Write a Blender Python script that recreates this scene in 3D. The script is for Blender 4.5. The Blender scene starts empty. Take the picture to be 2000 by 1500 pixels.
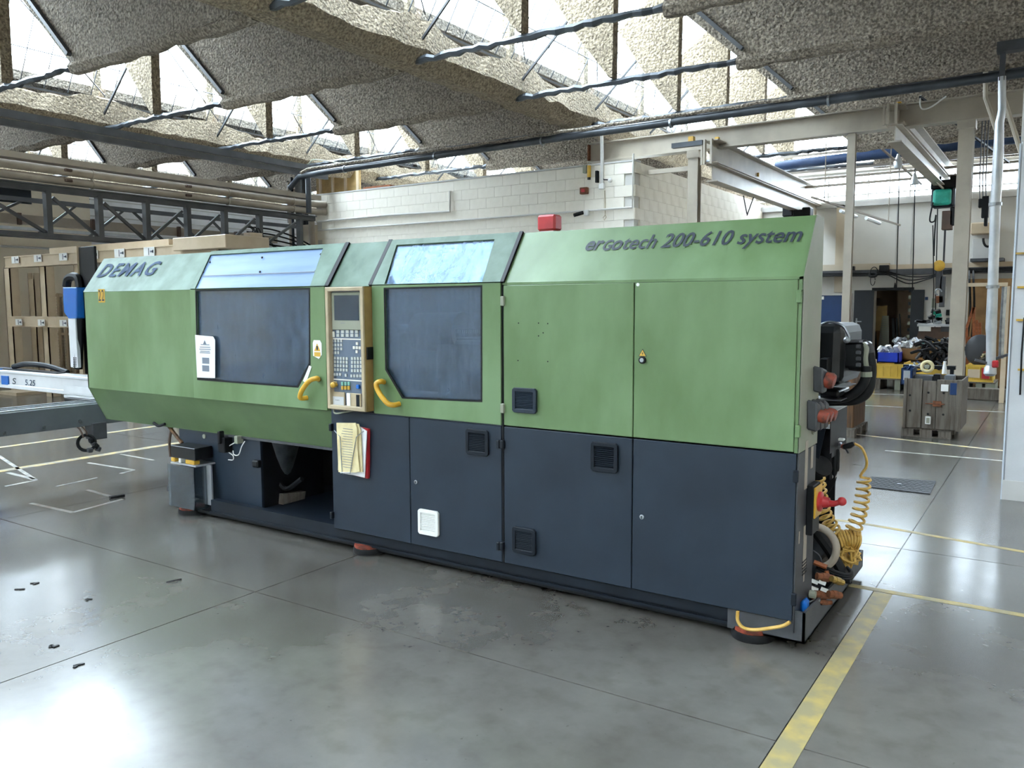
import bpy, math, random
from mathutils import Vector, Matrix, Euler
from mathutils.geometry import tessellate_polygon
S = bpy.context.scene
COL = S.collection
random.seed(7)
# ------------------------------------------------------------------ camera
F_PX = 1605.235
PITCH, YAW, ROLL = 0.0953854, 0.5868456, -0.0036355
CAM = Vector((1.0011, -3.9564, 1.68))
FW = Vector((-math.sin(YAW)*math.cos(PITCH), math.cos(YAW)*math.cos(PITCH), -math.sin(PITCH)))
R0 = Vector((math.cos(YAW), math.sin(YAW), 0))
U0 = R0.cross(FW)
RT = R0*math.cos(ROLL) + U0*math.sin(ROLL)
UP = -R0*math.sin(ROLL) + U0*math.cos(ROLL)
cd = bpy.data.cameras.new('camera'); cam = bpy.data.objects.new('camera', cd); COL.objects.link(cam)
cd.sensor_width = 36; cd.lens = 36*F_PX/2000; cd.clip_start = .05; cd.clip_end = 300
m3 = Matrix((RT, UP, -FW)).transposed(); cam.matrix_world = Matrix.Translation(CAM) @ m3.to_4x4()
S.camera = cam
# ------------------------------------------------------------------ sky and exposure
w = bpy.data.worlds.new('world'); S.world = w; w.use_nodes = True
bg = w.node_tree.nodes['Background']; bg.inputs[0].default_value = (.82, .92, 1, 1); bg.inputs[1].default_value = 26.5
S.view_settings.view_transform = 'Standard'; S.view_settings.look = 'None'
S.view_settings.exposure = 0.0; S.view_settings.gamma = 1; S.view_settings.use_curve_mapping = False

def at(u, v, ax, val):
    "point of the world plane ax=val seen at photo pixel u,v"
    d = FW + RT*(u-1000)/F_PX - UP*(v-750)/F_PX
    i = 'XYZ'.index(ax); t = (val-CAM[i])/d[i]
    return CAM + d*t
def xz(u, v, y=0.0):
    p = at(u, v, 'Y', y); return (p.x, p.z)
# slanted upper face of the machine: through (Y0,Z1.809) and (Y.206,Z2.108)
SL0, SL1 = Vector((0, 0, 1.809)), Vector((0, .206, 2.108))
def sl(u, v, off=0):
    n = (SL1-SL0).cross(Vector((1, 0, 0))).normalized()
    if n.y > 0: n = -n
    o = SL0 + n*off
    d = FW + RT*(u-1000)/F_PX - UP*(v-750)/F_PX
    return CAM + d*((o-CAM).dot(n)/d.dot(n))
SLN = (SL1-SL0).cross(Vector((1, 0, 0))).normalized()
if SLN.y > 0: SLN = -SLN

# ------------------------------------------------------------------ materials
def lin(h):
    h = h.lstrip('#'); o = []
    for i in (0, 2, 4):
        c = int(h[i:i+2], 16)/255; o.append(c/12.92 if c <= .04045 else ((c+.055)/1.055)**2.4)
    return (*o, 1)
MATS = {}
def mat(name, col, rough=.5, metal=0, col2=None, scale=6, detail=6, lo=.4, hi=.65, bump=0, bscale=60, stretch=(1, 1, 1),
        trans=0, rvar=0, coat=0, spec=.5, alpha=1, bdist=.01):
    m = bpy.data.materials.new(name); m.use_nodes = True; nt = m.node_tree; N = nt.nodes; L = nt.links
    b = N['Principled BSDF']; c = lin(col) if isinstance(col, str) else col
    b.inputs['Base Color'].default_value = c; b.inputs['Roughness'].default_value = rough; b.inputs['Metallic'].default_value = metal
    b.inputs['Specular IOR Level'].default_value = spec
    if coat: b.inputs['Coat Weight'].default_value = coat; b.inputs['Coat Roughness'].default_value = .15
    tc = N.new('ShaderNodeTexCoord'); mp = N.new('ShaderNodeMapping'); mp.inputs['Scale'].default_value = stretch
    L.new(tc.outputs['Object'], mp.inputs[0])
    if col2:
        n = N.new('ShaderNodeTexNoise'); n.inputs['Scale'].default_value = scale; n.inputs['Detail'].default_value = detail
        L.new(mp.outputs[0], n.inputs['Vector'])
        r = N.new('ShaderNodeValToRGB'); r.color_ramp.elements[0].position = lo; r.color_ramp.elements[1].position = hi
        r.color_ramp.elements[0].color = c; r.color_ramp.elements[1].color = lin(col2)
        L.new(n.outputs['Fac'], r.inputs[0]); L.new(r.outputs[0], b.inputs['Base Color'])
        if rvar:
            mr = N.new('ShaderNodeMapRange'); mr.inputs['To Min'].default_value = rough; mr.inputs['To Max'].default_value = rough+rvar
            L.new(n.outputs['Fac'], mr.inputs['Value']); L.new(mr.outputs[0], b.inputs['Roughness'])
    if bump:
        n2 = N.new('ShaderNodeTexNoise'); n2.inputs['Scale'].default_value = bscale; n2.inputs['Detail'].default_value = 5
        L.new(mp.outputs[0], n2.inputs['Vector'])
        bp = N.new('ShaderNodeBump'); bp.inputs['Strength'].default_value = bump; bp.inputs['Distance'].default_value = bdist
        L.new(n2.outputs['Fac'], bp.inputs['Height']); L.new(bp.outputs[0], b.inputs['Normal'])
    MATS[name] = m; return m
def glassmat(name, tint, gloss=.12, rough=.03, haze=None, hz=0, smear=0):
    m = bpy.data.materials.new(name); m.use_nodes = True; nt = m.node_tree; N = nt.nodes; L = nt.links
    N.remove(N['Principled BSDF']); out = N['Material Output']
    t = N.new('ShaderNodeBsdfTransparent'); t.inputs[0].default_value = lin(tint)
    g = N.new('ShaderNodeBsdfGlossy'); g.inputs['Roughness'].default_value = rough; g.inputs[0].default_value = (.9, .95, 1, 1)
    fr = N.new('ShaderNodeFresnel'); fr.inputs[0].default_value = 1.5
    ad = N.new('ShaderNodeMath'); ad.operation = 'ADD'; ad.inputs[1].default_value = gloss; L.new(fr.outputs[0], ad.inputs[0])
    if name in ('pane', 'film'): ad.operation = 'MULTIPLY'; ad.inputs[1].default_value = .12 if name == 'pane' else .3      # dusty old glazing hardly mirrors
    mx = N.new('ShaderNodeMixShader'); L.new(ad.outputs[0], mx.inputs[0]); L.new(t.outputs[0], mx.inputs[1]); L.new(g.outputs[0], mx.inputs[2])
    res = mx
    if hz:
        d = N.new('ShaderNodeBsdfDiffuse'); d.inputs[0].default_value = lin(haze)
        n = N.new('ShaderNodeTexNoise'); n.inputs['Scale'].default_value = 6; n.inputs['Detail'].default_value = 12; n.inputs['Roughness'].default_value = .78
        tc = N.new('ShaderNodeTexCoord'); mp = N.new('ShaderNodeMapping'); mp.inputs['Scale'].default_value = (2.4, 1, .7)
        L.new(tc.outputs['Object'], mp.inputs[0]); L.new(mp.outputs[0], n.inputs['Vector'])
        mr = N.new('ShaderNodeMapRange'); mr.inputs['From Min'].default_value = .35; mr.inputs['From Max'].default_value = .75
        mr.inputs['To Min'].default_value = hz*.1; mr.inputs['To Max'].default_value = hz*2.2; L.new(n.outputs['Fac'], mr.inputs['Value'])
        m2 = N.new('ShaderNodeMixShader'); L.new(mr.outputs[0], m2.inputs[0]); L.new(mx.outputs[0], m2.inputs[1]); L.new(d.outputs[0], m2.inputs[2]); res = m2
        if smear:
            bp = N.new('ShaderNodeBump'); bp.inputs['Strength'].default_value = smear; bp.inputs['Distance'].default_value = .02
            n3 = N.new('ShaderNodeTexNoise'); n3.inputs['Scale'].default_value = 4; L.new(tc.outputs['Object'], n3.inputs['Vector'])
            L.new(n3.outputs['Fac'], bp.inputs['Height']); L.new(bp.outputs[0], g.inputs['Normal'])
    L.new(res.outputs[0], out.inputs['Surface']); MATS[name] = m; return m

mat('green', '#587147', .42, col2='#6c865f', scale=3.2, detail=9, lo=.38, hi=.66, bump=.08, bscale=260, stretch=(1, 1, .45), bdist=.002)
mat('green_dusty_sheen', '#465e4b', .5, col2='#647b6c', scale=5, detail=9, lo=.38, hi=.68, bump=.06, bscale=260, bdist=.002, spec=.3)  # dusty green, tinted pale teal to paint in the sky reflection
mat('green_shaded', '#536944', .5, col2='#5c734c', scale=3, bump=.06, bscale=260, bdist=.002)  # bevel green, darkened to paint in the shade on it
mat('navy', '#1f2833', .38, col2='#27323e', scale=2.5, detail=8, lo=.35, hi=.7, bump=.12, bscale=300, bdist=.002, rvar=.12, spec=.3)
mat('navy_dark', '#10161e', .5, col2='#151d27', scale=4, spec=.25)
mat('side_beige', '#8e8f80', .5, col2='#828a76', scale=4, bump=.05, bscale=250, bdist=.002)
mat('side_grey', '#37393d', .5, col2='#2f3134', scale=4)
mat('black', '#0d0f12', .5, col2='#15171b', scale=8, spec=.25)
mat('black_gloss', '#0b0d10', .35, col2='#131619', scale=9, spec=.35)
mat('rubber', '#121315', .6, col2='#1b1c1e', scale=20, spec=.25)
mat('beige_panel', '#b3a487', .45, col2='#a3947a', scale=7)
mat('brown_edge', '#a08452', .5, col2='#8d7347', scale=9)
mat('panel_grey', '#5b6879', .5)
mat('screen', '#1c2a38', .16, col2='#24323f', scale=5)
mat('key', '#b9bdb9', .45); mat('key_white', '#d8d6cc', .45)
mat('ygreen', '#79b3a4', .4); mat('yellow', '#d2a436', .38, col2='#c39429', scale=14); mat('amber', '#cda23a', .45, col2='#b88f30', scale=12)
mat('red', '#b52a30', .4, col2='#9c2228', scale=12); mat('red_orange', '#8c3a26', .5, col2='#5a2a1e', scale=30, lo=.45, hi=.6)
mat('white', '#e6e6e2', .55, col2='#d9d9d6', scale=5); mat('paper', '#e9eaec', .75, col2='#dfe0e2', scale=4)
mat('paper_old', '#dccfa3', .8, col2='#c9b98a', scale=10); mat('ink', '#1a2433', .5); mat('ink_grey', '#6f7784', .6); mat('demag_blue', '#34455e', .7, col2='#40536c', scale=14, spec=.2)
mat('blue', '#0f63b8', .35); mat('royal', '#0b33b0', .4, col2='#0d3bc4', scale=6); mat('alu', '#c3c6c9', .35, .55, col2='#aeb3b8', scale=5); mat('steel', '#a7acb0', .3, .9, col2='#83888d', scale=12)
mat('robot_white', '#dfe2e6', .35, col2='#d2d5da', scale=3); mat('grey_paint', '#5d6266', .5, col2='#54585c', scale=3)
mat('tray_grey', '#47494d', .55, col2='#3b3d40', scale=7)
mat('rack_paint', '#c9b79d', .5, col2='#bca98d', scale=3, bump=.05)
mat('crane_paint', '#b0a797', .38, col2='#a1988a', scale=2.5, bump=.05, spec=.6)
mat('pipe_paint', '#a59a8b', .5, col2='#91877a', scale=3, lo=.35, hi=.7)
mat('truss_paint', '#4c4e50', .55, col2='#3f4143', scale=3)
mat('dark_pipe', '#3a3e43', .35, .3, col2='#4b5055', scale=3)
mat('blue_pipe', '#2c4468', .45, col2='#22375a', scale=3)
mat('sprayed', '#6d6459', .95, col2='#aea290', scale=34, detail=10, lo=.38, hi=.66, bump=1, bscale=22, bdist=.09)
mat('sprayed_tan', '#776b5a', .95, col2='#b8a98f', scale=32, detail=10, lo=.36, hi=.66, bump=1, bscale=22, bdist=.08)
mat('wall_white', '#d3d1cb', .7, col2='#c6c4be', scale=.8, detail=8, lo=.35, hi=.7, bump=.1, bscale=40)
mat('wall_cream', '#c2b6a2', .75, col2='#b5a993', scale=.9, detail=7)
mat('wall_grey', '#c6c5c2', .7, col2='#b4b3b0', scale=.7, detail=8, lo=.4, hi=.6)
mat('block_paint', '#ebe5d8', .7, col2='#ded7c8', scale=2.5, detail=8, bump=.15, bscale=50)
mat('wood_grey', '#6b645b', .75, col2='#524a40', scale=5, stretch=(6, 6, .6), bump=.3, bscale=40)
mat('wood_brown', '#6f4f31', .75, col2='#4a3523', scale=6, stretch=(5, 5, .5), bump=.2)
mat('plywood', '#b79b6a', .75, col2='#a3895b', scale=5)
mat('cardboard', '#8a6a44', .8, col2='#7a5c3a', scale=5); mat('brown', '#4d3d34', .7, col2='#5a473b', scale=5)
mat('crate_yellow', '#dcb84c', .45, col2='#cfaa3f', scale=5); mat('brass', '#a58a4e', .35, .7, col2='#7f683a', scale=20)
mat('copper', '#9a5a36', .45, .4, col2='#7b4528', scale=20); mat('hose_yellow', '#c9a458', .42, col2='#b9913f', scale=30); mat('rust', '#7c4a2e', .85, col2='#5c3a28', scale=30)
mat('door_dark', '#151a20', .5, col2='#1b2128', scale=3); mat('door_blue', '#16355f', .45, col2='#1a3b69', scale=3); mat('hoist_green', '#1f8f7c', .35, col2='#2aa58f', scale=8)
mat('cloth_blue', '#bcd3ea', .85, col2='#a9c2dc', scale=6); mat('dark_room', '#a08b76', .9, col2='#8f7b67', scale=2)
mat('scrap', '#b9bcc0', .4, .4, col2='#6c6f73', scale=20); mat('lamp_tube', '#f2f6fa', .3)
mat('plate_iron', '#4a4d50', .5, .5, col2='#3c3f42', scale=30, bump=.8, bscale=90)
mat('pale_strip', '#c9d2dc', .7); mat('concrete_light', '#c9cbcd', .7, col2='#bdbfc1', scale=1.5, bump=.1)
glassmat('pane', '#f4f8fb', .02, .05)
glassmat('guard_glass', '#a3b0bf', .02, .06, '#71869d', .24)
glassmat('guard_top', '#b9c8da', .30, .10, '#a9c3e2', .40, .25)
glassmat('film', '#a9bcd2', .03, .05, '#9db7d6', .22, .6)
glassmat('acrylic', '#c4cdd4', .03, .1, '#8d98a2', .08)
# aluminium back sheet behind the first guard's top pane; its blue is painted sky reflection
mat('sheet_sky_blue', '#6d86a6', .4, .15, col2='#516b8f', scale=3, detail=8, stretch=(.4, 1, 3), lo=.35, hi=.7)

# concrete floor: stains, polish
def floor_mat():
    m = bpy.data.materials.new('polished_concrete'); m.use_nodes = True; nt = m.node_tree; N = nt.nodes; L = nt.links
    b = N['Principled BSDF']; g = N.new('ShaderNodeNewGeometry')
    n = N.new('ShaderNodeTexNoise'); n.inputs['Scale'].default_value = .55; n.inputs['Detail'].default_value = 9; n.inputs['Roughness'].default_value = .62
    L.new(g.outputs['Position'], n.inputs['Vector'])
    r = N.new('ShaderNodeValToRGB'); e = r.color_ramp.elements
    e[0].position = .33; e[0].color = lin('#44403b'); e[1].position = .68; e[1].color = lin('#6c6a64')
    L.new(n.outputs['Fac'], r.inputs[0])
    n2 = N.new('ShaderNodeTexNoise'); n2.inputs['Scale'].default_value = 7; n2.inputs['Detail'].default_value = 8; L.new(g.outputs['Position'], n2.inputs['Vector'])
    r2 = N.new('ShaderNodeValToRGB'); r2.color_ramp.elements[0].position = .22; r2.color_ramp.elements[0].color = (.78, .76, .73, 1); r2.color_ramp.elements[1].position = .5; r2.color_ramp.elements[1].color = (1, 1, 1, 1)
    L.new(n2.outputs['Fac'], r2.inputs[0])
    v = N.new('ShaderNodeTexNoise'); v.inputs['Scale'].default_value = 26; v.inputs['Detail'].default_value = 2; L.new(g.outputs['Position'], v.inputs['Vector'])
    r3 = N.new('ShaderNodeValToRGB'); r3.color_ramp.elements[0].position = .2; r3.color_ramp.elements[0].color = (.6, .58, .55, 1); r3.color_ramp.elements[1].position = .28; r3.color_ramp.elements[1].color = (1, 1, 1, 1)
    L.new(v.outputs['Fac'], r3.inputs[0])
    m1 = N.new('ShaderNodeMix'); m1.data_type = 'RGBA'; m1.blend_type = 'MULTIPLY'; m1.inputs[0].default_value = 1
    L.new(r.outputs[0], m1.inputs[6]); L.new(r2.outputs[0], m1.inputs[7])
    m2 = N.new('ShaderNodeMix'); m2.data_type = 'RGBA'; m2.blend_type = 'MULTIPLY'; m2.inputs[0].default_value = 1
    L.new(m1.outputs[2], m2.inputs[6]); L.new(r3.outputs[0], m2.inputs[7]); L.new(m2.outputs[2], b.inputs['Base Color'])
    mr = N.new('ShaderNodeMapRange'); mr.inputs['From Min'].default_value = .3; mr.inputs['From Max'].default_value = .7
    mr.inputs['To Min'].default_value = .28; mr.inputs['To Max'].default_value = .12; L.new(n.outputs['Fac'], mr.inputs['Value']); L.new(mr.outputs[0], b.inputs['Roughness'])
    b.inputs['Specular IOR Level'].default_value = 1.0
    bp = N.new('ShaderNodeBump'); bp.inputs['Strength'].default_value = .05; bp.inputs['Distance'].default_value = .01
    n4 = N.new('ShaderNodeTexNoise'); n4.inputs['Scale'].default_value = 2; n4.inputs['Detail'].default_value = 2; L.new(g.outputs['Position'], n4.inputs['Vector'])
    L.new(n4.outputs['Fac'], bp.inputs['Height']); L.new(bp.outputs[0], b.inputs['Normal'])
    MATS['floor'] = m
floor_mat()
def worn_paint(name, col, under, lo=.42, hi=.55):
    m = mat(name, col, .4, col2=under, scale=9, detail=9, lo=lo, hi=hi); return m
worn_paint('line_yellow', '#d9c27a', '#a7a08c'); worn_paint('line_yellow_worn', '#8d8465', '#b09a58', .42, .7); worn_paint('line_white', '#c2c0b4', '#8f8f8a'); worn_paint('line_brown', '#83766a', '#8f8b84')

# ------------------------------------------------------------------ mesh builder
WL = {}
def V(*a): return Vector(a)
class MB:
    def __init__(s): s.v = []; s.f = []
    def add(s, vs, fs):
        o = len(s.v); s.v += [Vector(q) for q in vs]; s.f += [tuple(i+o for i in f) for f in fs]; return s
    def box(s, x0, x1, y0, y1, z0, z1):
        if x0 > x1: x0, x1 = x1, x0
        if y0 > y1: y0, y1 = y1, y0
        if z0 > z1: z0, z1 = z1, z0
        return s.add([(x0,y0,z0),(x1,y0,z0),(x1,y1,z0),(x0,y1,z0),(x0,y0,z1),(x1,y0,z1),(x1,y1,z1),(x0,y1,z1)],
                     [(3,2,1,0),(4,5,6,7),(0,1,5,4),(1,2,6,5),(2,3,7,6),(3,0,4,7)])
    def obox(s, c, size, rot=(0,0,0)):
        R = Euler(rot).to_matrix(); hx, hy, hz = size[0]/2, size[1]/2, size[2]/2; c = Vector(c)
        p = [c + R @ Vector(q) for q in [(-hx,-hy,-hz),(hx,-hy,-hz),(hx,hy,-hz),(-hx,hy,-hz),(-hx,-hy,hz),(hx,-hy,hz),(hx,hy,hz),(-hx,hy,hz)]]
        return s.add(p, [(3,2,1,0),(4,5,6,7),(0,1,5,4),(1,2,6,5),(2,3,7,6),(3,0,4,7)])
    def bar(s, p, q, wd, ht=None, up=(0,0,1)):
        ht = ht or wd; p, q = Vector(p), Vector(q); d = (q-p).normalized(); up = Vector(up)
        if abs(d.dot(up)) > .98: up = Vector((0, 1, 0))
        a = d.cross(up).normalized()*wd/2; b = a.cross(d).normalized()*ht/2
        return s.add([p-a-b, p+a-b, p+a+b, p-a+b, q-a-b, q+a-b, q+a+b, q-a+b], [(0,1,2,3),(7,6,5,4),(0,4,5,1),(1,5,6,2),(2,6,7,3),(3,7,4,0)])
    def tube(s, pts, r, n=8, closed=False):
        pts = [Vector(q) for q in pts]; k = len(pts); rs = r if isinstance(r, (list, tuple)) else [r]*k
        up = None; rings = []
        for i in range(k):
            d = (pts[(i+1) % k]-pts[i-1]) if closed else (pts[min(i+1, k-1)]-pts[max(i-1, 0)])
            if d.length < 1e-9: d = Vector((0, 0, 1))
            d.normalize()
            if up is None: up = Vector((0, 0, 1)) if abs(d.z) < .9 else Vector((1, 0, 0))
            a = d.cross(up)
            if a.length < 1e-4: a = d.orthogonal()
            a.normalize(); b = a.cross(d).normalized(); up = b
            rings.append([pts[i] + (a*math.cos(2*math.pi*j/n) + b*math.sin(2*math.pi*j/n))*rs[i] for j in range(n)])
        o = len(s.v); s.v += [q for g in rings for q in g]
        for i in range(k if closed else k-1):
            i2 = (i+1) % k
            for j in range(n):
                j2 = (j+1) % n; s.f.append((o+i*n+j, o+i*n+j2, o+i2*n+j2, o+i2*n+j))
        if not closed:
            s.f.append(tuple(o+j for j in range(n))[::-1]); s.f.append(tuple(o+(k-1)*n+j for j in range(n)))
        return s
    def cyl(s, p, q, r, n=16, r2=None):
        return s.tube([p, q], [r, r if r2 is None else r2], n)
    def lathe(s, prof, c, ax=(0,0,1), n=20):
        ax = Vector(ax).normalized(); a = ax.orthogonal().normalized(); b = ax.cross(a); c = Vector(c); o = len(s.v)
        for (r, z) in prof:
            for j in range(n): t = 2*math.pi*j/n; s.v.append(c + ax*z + (a*math.cos(t)+b*math.sin(t))*max(r, 1e-4))
        for i in range(len(prof)-1):
            for j in range(n): j2 = (j+1) % n; s.f.append((o+i*n+j, o+i*n+j2, o+(i+1)*n+j2, o+(i+1)*n+j))
        s.f.append(tuple(o+j for j in range(n))[::-1]); k = len(prof)-1; s.f.append(tuple(o+k*n+j for j in range(n)))
        return s
    def prism(s, poly, ext, holes=()):
        "planar polygon of 3-D points (with holes) extruded by ext"
        loops = [[Vector(q) for q in poly]] + [[Vector(q) for q in h] for h in holes]; ext = Vector(ext)
        tris = tessellate_polygon(loops); flat = [q for l in loops for q in l]; o = len(s.v); k = len(flat)
        s.v += flat + [q+ext for q in flat]
        for t in tris: s.f.append((o+t[0], o+t[1], o+t[2])); s.f.append((o+k+t[2], o+k+t[1], o+k+t[0]))
        b = 0
        for l in loops:
            m_ = len(l)
            for i in range(m_): j = (i+1) % m_; s.f.append((o+b+i, o+b+j, o+k+b+j, o+k+b+i))
            b += m_
        return s
    def ibeam(s, p, q, wd, ht, tf=.015, tw=.012):
        p, q = Vector(p), Vector(q); d = (q-p).normalized(); up = Vector((0,0,1)) if abs(d.z) < .9 else Vector((0,1,0))
        a = d.cross(up).normalized(); b = a.cross(d).normalized()
        s.bar(p+b*(ht/2-tf/2), q+b*(ht/2-tf/2), wd, tf, b); s.bar(p-b*(ht/2-tf/2), q-b*(ht/2-tf/2), wd, tf, b)
        return s.bar(p, q, tw, ht-2*tf+.002, b)
    def sphere(s, c, r, n=12, k=8, sc=(1,1,1)):
        c = Vector(c); o = len(s.v)
        for i in range(k+1):
            t = math.pi*i/k
            for j in range(n): p = 2*math.pi*j/n; s.v.append(c + Vector((math.sin(t)*math.cos(p)*r*sc[0], math.sin(t)*math.sin(p)*r*sc[1], math.cos(t)*r*sc[2])))
        for i in range(k):
            for j in range(n): j2 = (j+1) % n; s.f.append((o+i*n+j, o+(i+1)*n+j, o+(i+1)*n+j2, o+i*n+j2))
        return s
    def jitter(s, a):
        for q in s.v: q += Vector((random.uniform(-a, a), random.uniform(-a, a), random.uniform(-a, a)))
        return s
    def build(s, name, mt, parent=None, bevel=0, smooth=False, seg=1):
        import bmesh
        xs = [q.x for q in s.v]; ys = [q.y for q in s.v]; zs = [q.z for q in s.v]
        c = Vector(((min(xs)+max(xs))/2, (min(ys)+max(ys))/2, min(zs)))
        me = bpy.data.meshes.new(name); me.from_pydata([q-c for q in s.v], [], s.f)
        bm = bmesh.new(); bm.from_mesh(me); bmesh.ops.recalc_face_normals(bm, faces=bm.faces); bm.to_mesh(me); bm.free()
        me.materials.append(MATS[mt]); me.validate()
        if smooth:
            for p in me.polygons: p.use_smooth = True
            me.set_sharp_from_angle(angle=math.radians(38))
        ob = bpy.data.objects.new(name, me); COL.objects.link(ob); place(ob, c, parent)
        if bevel:
            b = ob.modifiers.new('bevel', 'BEVEL'); b.width = bevel; b.segments = seg; b.limit_method = 'ANGLE'; b.harden_normals = False
        return ob
def place(ob, c, parent=None):
    ob.location = c; WL[ob.name] = Vector(c)
    if parent:
        ob.parent = parent; ob.matrix_parent_inverse = Matrix.Translation(-WL[parent.name])
def thing(name, label, cat, loc, group=None):
    o = bpy.data.objects.new(name, None); COL.objects.link(o); o.empty_display_size = .1; place(o, Vector(loc))
    return tag(o, label, cat, group)
def tag(o, label=None, cat=None, group=None, kind=None):
    if label: o['label'] = label
    if cat: o['category'] = cat
    if group: o['group'] = group
    if kind: o['kind'] = kind
    return o
def st(o): o['kind'] = 'structure'; return o
def stuff(o): o['kind'] = 'stuff'; return o
def lab(o, l): o['label'] = l; return o
def inst(src, c, parent=None, rot=None):
    "copy of one object sharing its mesh"
    o = src.copy(); COL.objects.link(o); o.parent = None; o.matrix_parent_inverse = Matrix()
    for k in ('label', 'category', 'group'):
        if k in o: del o[k]
    place(o, Vector(c), parent)
    if rot: o.rotation_euler = rot
    return o
def copy_tree(root, delta, label, group=None):
    r = root.copy(); COL.objects.link(r); r.location = root.location + Vector(delta); WL[r.name] = WL[root.name] + Vector(delta)
    r['label'] = label
    if group: r['group'] = group
    for ch in list(root.children):
        c = ch.copy(); COL.objects.link(c); c.parent = r
        for g in list(ch.children): d = g.copy(); COL.objects.link(d); d.parent = c
    return r
def text(name, s, mt, parent, o, xd, yd, size, shear=0, bold=0, ext=.0015, width=None, sp=1):
    cu = bpy.data.curves.new(name, 'FONT'); cu.body = s; cu.size = 1; cu.shear = shear; cu.offset = bold; cu.extrude = 0; cu.space_character = sp; cu.resolution_u = 3
    t = bpy.data.objects.new(name, cu); COL.objects.link(t)
    me = bpy.data.meshes.new_from_object(t); bpy.data.objects.remove(t)
    xs = [v.co.x for v in me.vertices]; x0, x1 = min(xs), max(xs)
    sx = (width/(x1-x0)) if width else size
    xd, yd = Vector(xd).normalized(), Vector(yd).normalized(); n = xd.cross(yd); o = Vector(o)
    pts = [o + xd*(v.co.x-x0)*sx + yd*v.co.y*size*1.12 + n*ext for v in me.vertices]
    mb = MB(); mb.v = pts; mb.f = [tuple(p.vertices) for p in me.polygons]; bpy.data.meshes.remove(me)
    return mb.build(name, mt, parent)
def arc(c, r, a0, a1, n, ax1, ax2):
    c, ax1, ax2 = Vector(c), Vector(ax1), Vector(ax2)
    return [c + ax1*r*math.cos(a0+(a1-a0)*i/n) + ax2*r*math.sin(a0+(a1-a0)*i/n) for i in range(n+1)]
def spline(pts, n=8):
    pts = [Vector(p) for p in pts]; P = [pts[0]*2-pts[1]] + pts + [pts[-1]*2-pts[-2]]; out = []
    for i in range(1, len(P)-2):
        a, b, c, d = P[i-1:i+3]
        for k in range(n):
            t = k/n; out.append(.5*((2*b) + (c-a)*t + (2*a-5*b+4*c-d)*t*t + (3*b-a-3*c+d)*t**3))
    out.append(pts[-1]); return out

# ================================================================== THE HALL
XL, XR, YB, YF = -27.5, 9.0, 17.0, -13.0
floor = st(MB().box(XL, XR, YF, YB+9, -.3, -.012).build('floor', 'floor'))
jx = [-2.88+3.05*k for k in range(-8, 5)]; jy = [-.87+3.0*k for k in range(-4, 8)]
jx = [XL]+[x for x in jx if XL < x < XR]+[XR]; jy = [YF]+[y for y in jy if y < 19]+[YB+9]
for i in range(len(jx)-1):
    for j in range(len(jy)-1):
        MB().box(jx[i]+.004, jx[i+1]-.004, jy[j]+.004, jy[j+1]-.004, -.012, 0).build('floor_slab', 'floor', floor)
def fline(pts, wd, mt, z=.0006):
    mb = MB()
    for p, q in zip(pts, pts[1:]):
        p, q = Vector((p[0], p[1], z)), Vector((q[0], q[1], z)); mb.bar(p, q, wd, .002)
    return mb.build('painted_line', mt, floor)
def fz(u, v): p = at(u, v, 'Z', 0); return (p.x, p.y)
fline([(-9.55, -6), (-9.55, 16)], .09, 'line_yellow'); fline([(-8.01, -6), (-8.01, 16)], .12, 'line_yellow')
fline([(.222, -3.2), (.222, .2)], .10, 'line_yellow_worn'); fline([(.222, .2), (.222, 1.12)], .10, 'line_yellow_worn')
fline([(-.6, 1.16), (5, 1.16)], .055, 'line_yellow_worn'); fline([fz(1560, 1005), fz(1700, 1025), fz(2040, 1085)], .05, 'line_yellow_worn')
fline([fz(1640, 845), fz(2010, 886)], .07, 'line_yellow'); fline([(-.6, 6.2), (2, 6.2)], .045, 'line_white')
fline([fz(1650, 790), fz(1960, 805)], .06, 'line_white'); fline([fz(1650, 768), fz(1960, 776)], .06, 'line_white')
fline([(-9.2, .55), fz(70, 938), fz(10, 950)], .04, 'line_white'); fline([fz(15, 923), fz(66, 936)], .05, 'line_white')
fline([fz(172, 904), fz(262, 918), fz(235, 925)], .04, 'line_white'); fline([fz(235, 887), fz(300, 899)], .035, 'line_white'); fline([fz(110, 950), fz(190, 933)], .03, 'line_white')
fline([fz(60, 983), fz(142, 1001), fz(240, 975)], .04, 'line_brown'); fline([fz(170, 957), fz(215, 969)], .04, 'line_brown')
# small dark debris on the floor
tag(MB().bar((*fz(215, 974), .012), (*fz(243, 970), .012), .05, .02).jitter(.004).build('metal_scrap', 'black'), 'small dark scrap lying on the floor at far left', 'scrap')
tag(MB().tube([(*fz(325, 1138), .004), (*fz(340, 1137), .01), (*fz(354, 1132), .004)], .004, 5).build('wire_offcut', 'black'), 'thin dark wire offcut on the floor left of the machine', 'wire')
for k, (u, v) in enumerate([(72, 1139), (43, 1151), (170, 1171), (104, 1264), (148, 1300)]):
    a = at(u, v, 'Z', 0); c = MB()
    for j in range(3): c.obox((a.x+random.uniform(-.02, .02), a.y+random.uniform(-.02, .02), .003), (.03, .012, .005), (0, 0, random.uniform(0, 3)))
    tag(c.build('debris_chip', 'black'), ['dark chips on the floor left of the long joint', 'single dark chips near the left frame edge', 'dark chips in the middle of the bright patch', 'dark chips low on the left beside the bright patch', 'dark chips nearest the lower left corner'][k], 'debris', 'dark chips on the floor at left')

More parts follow.
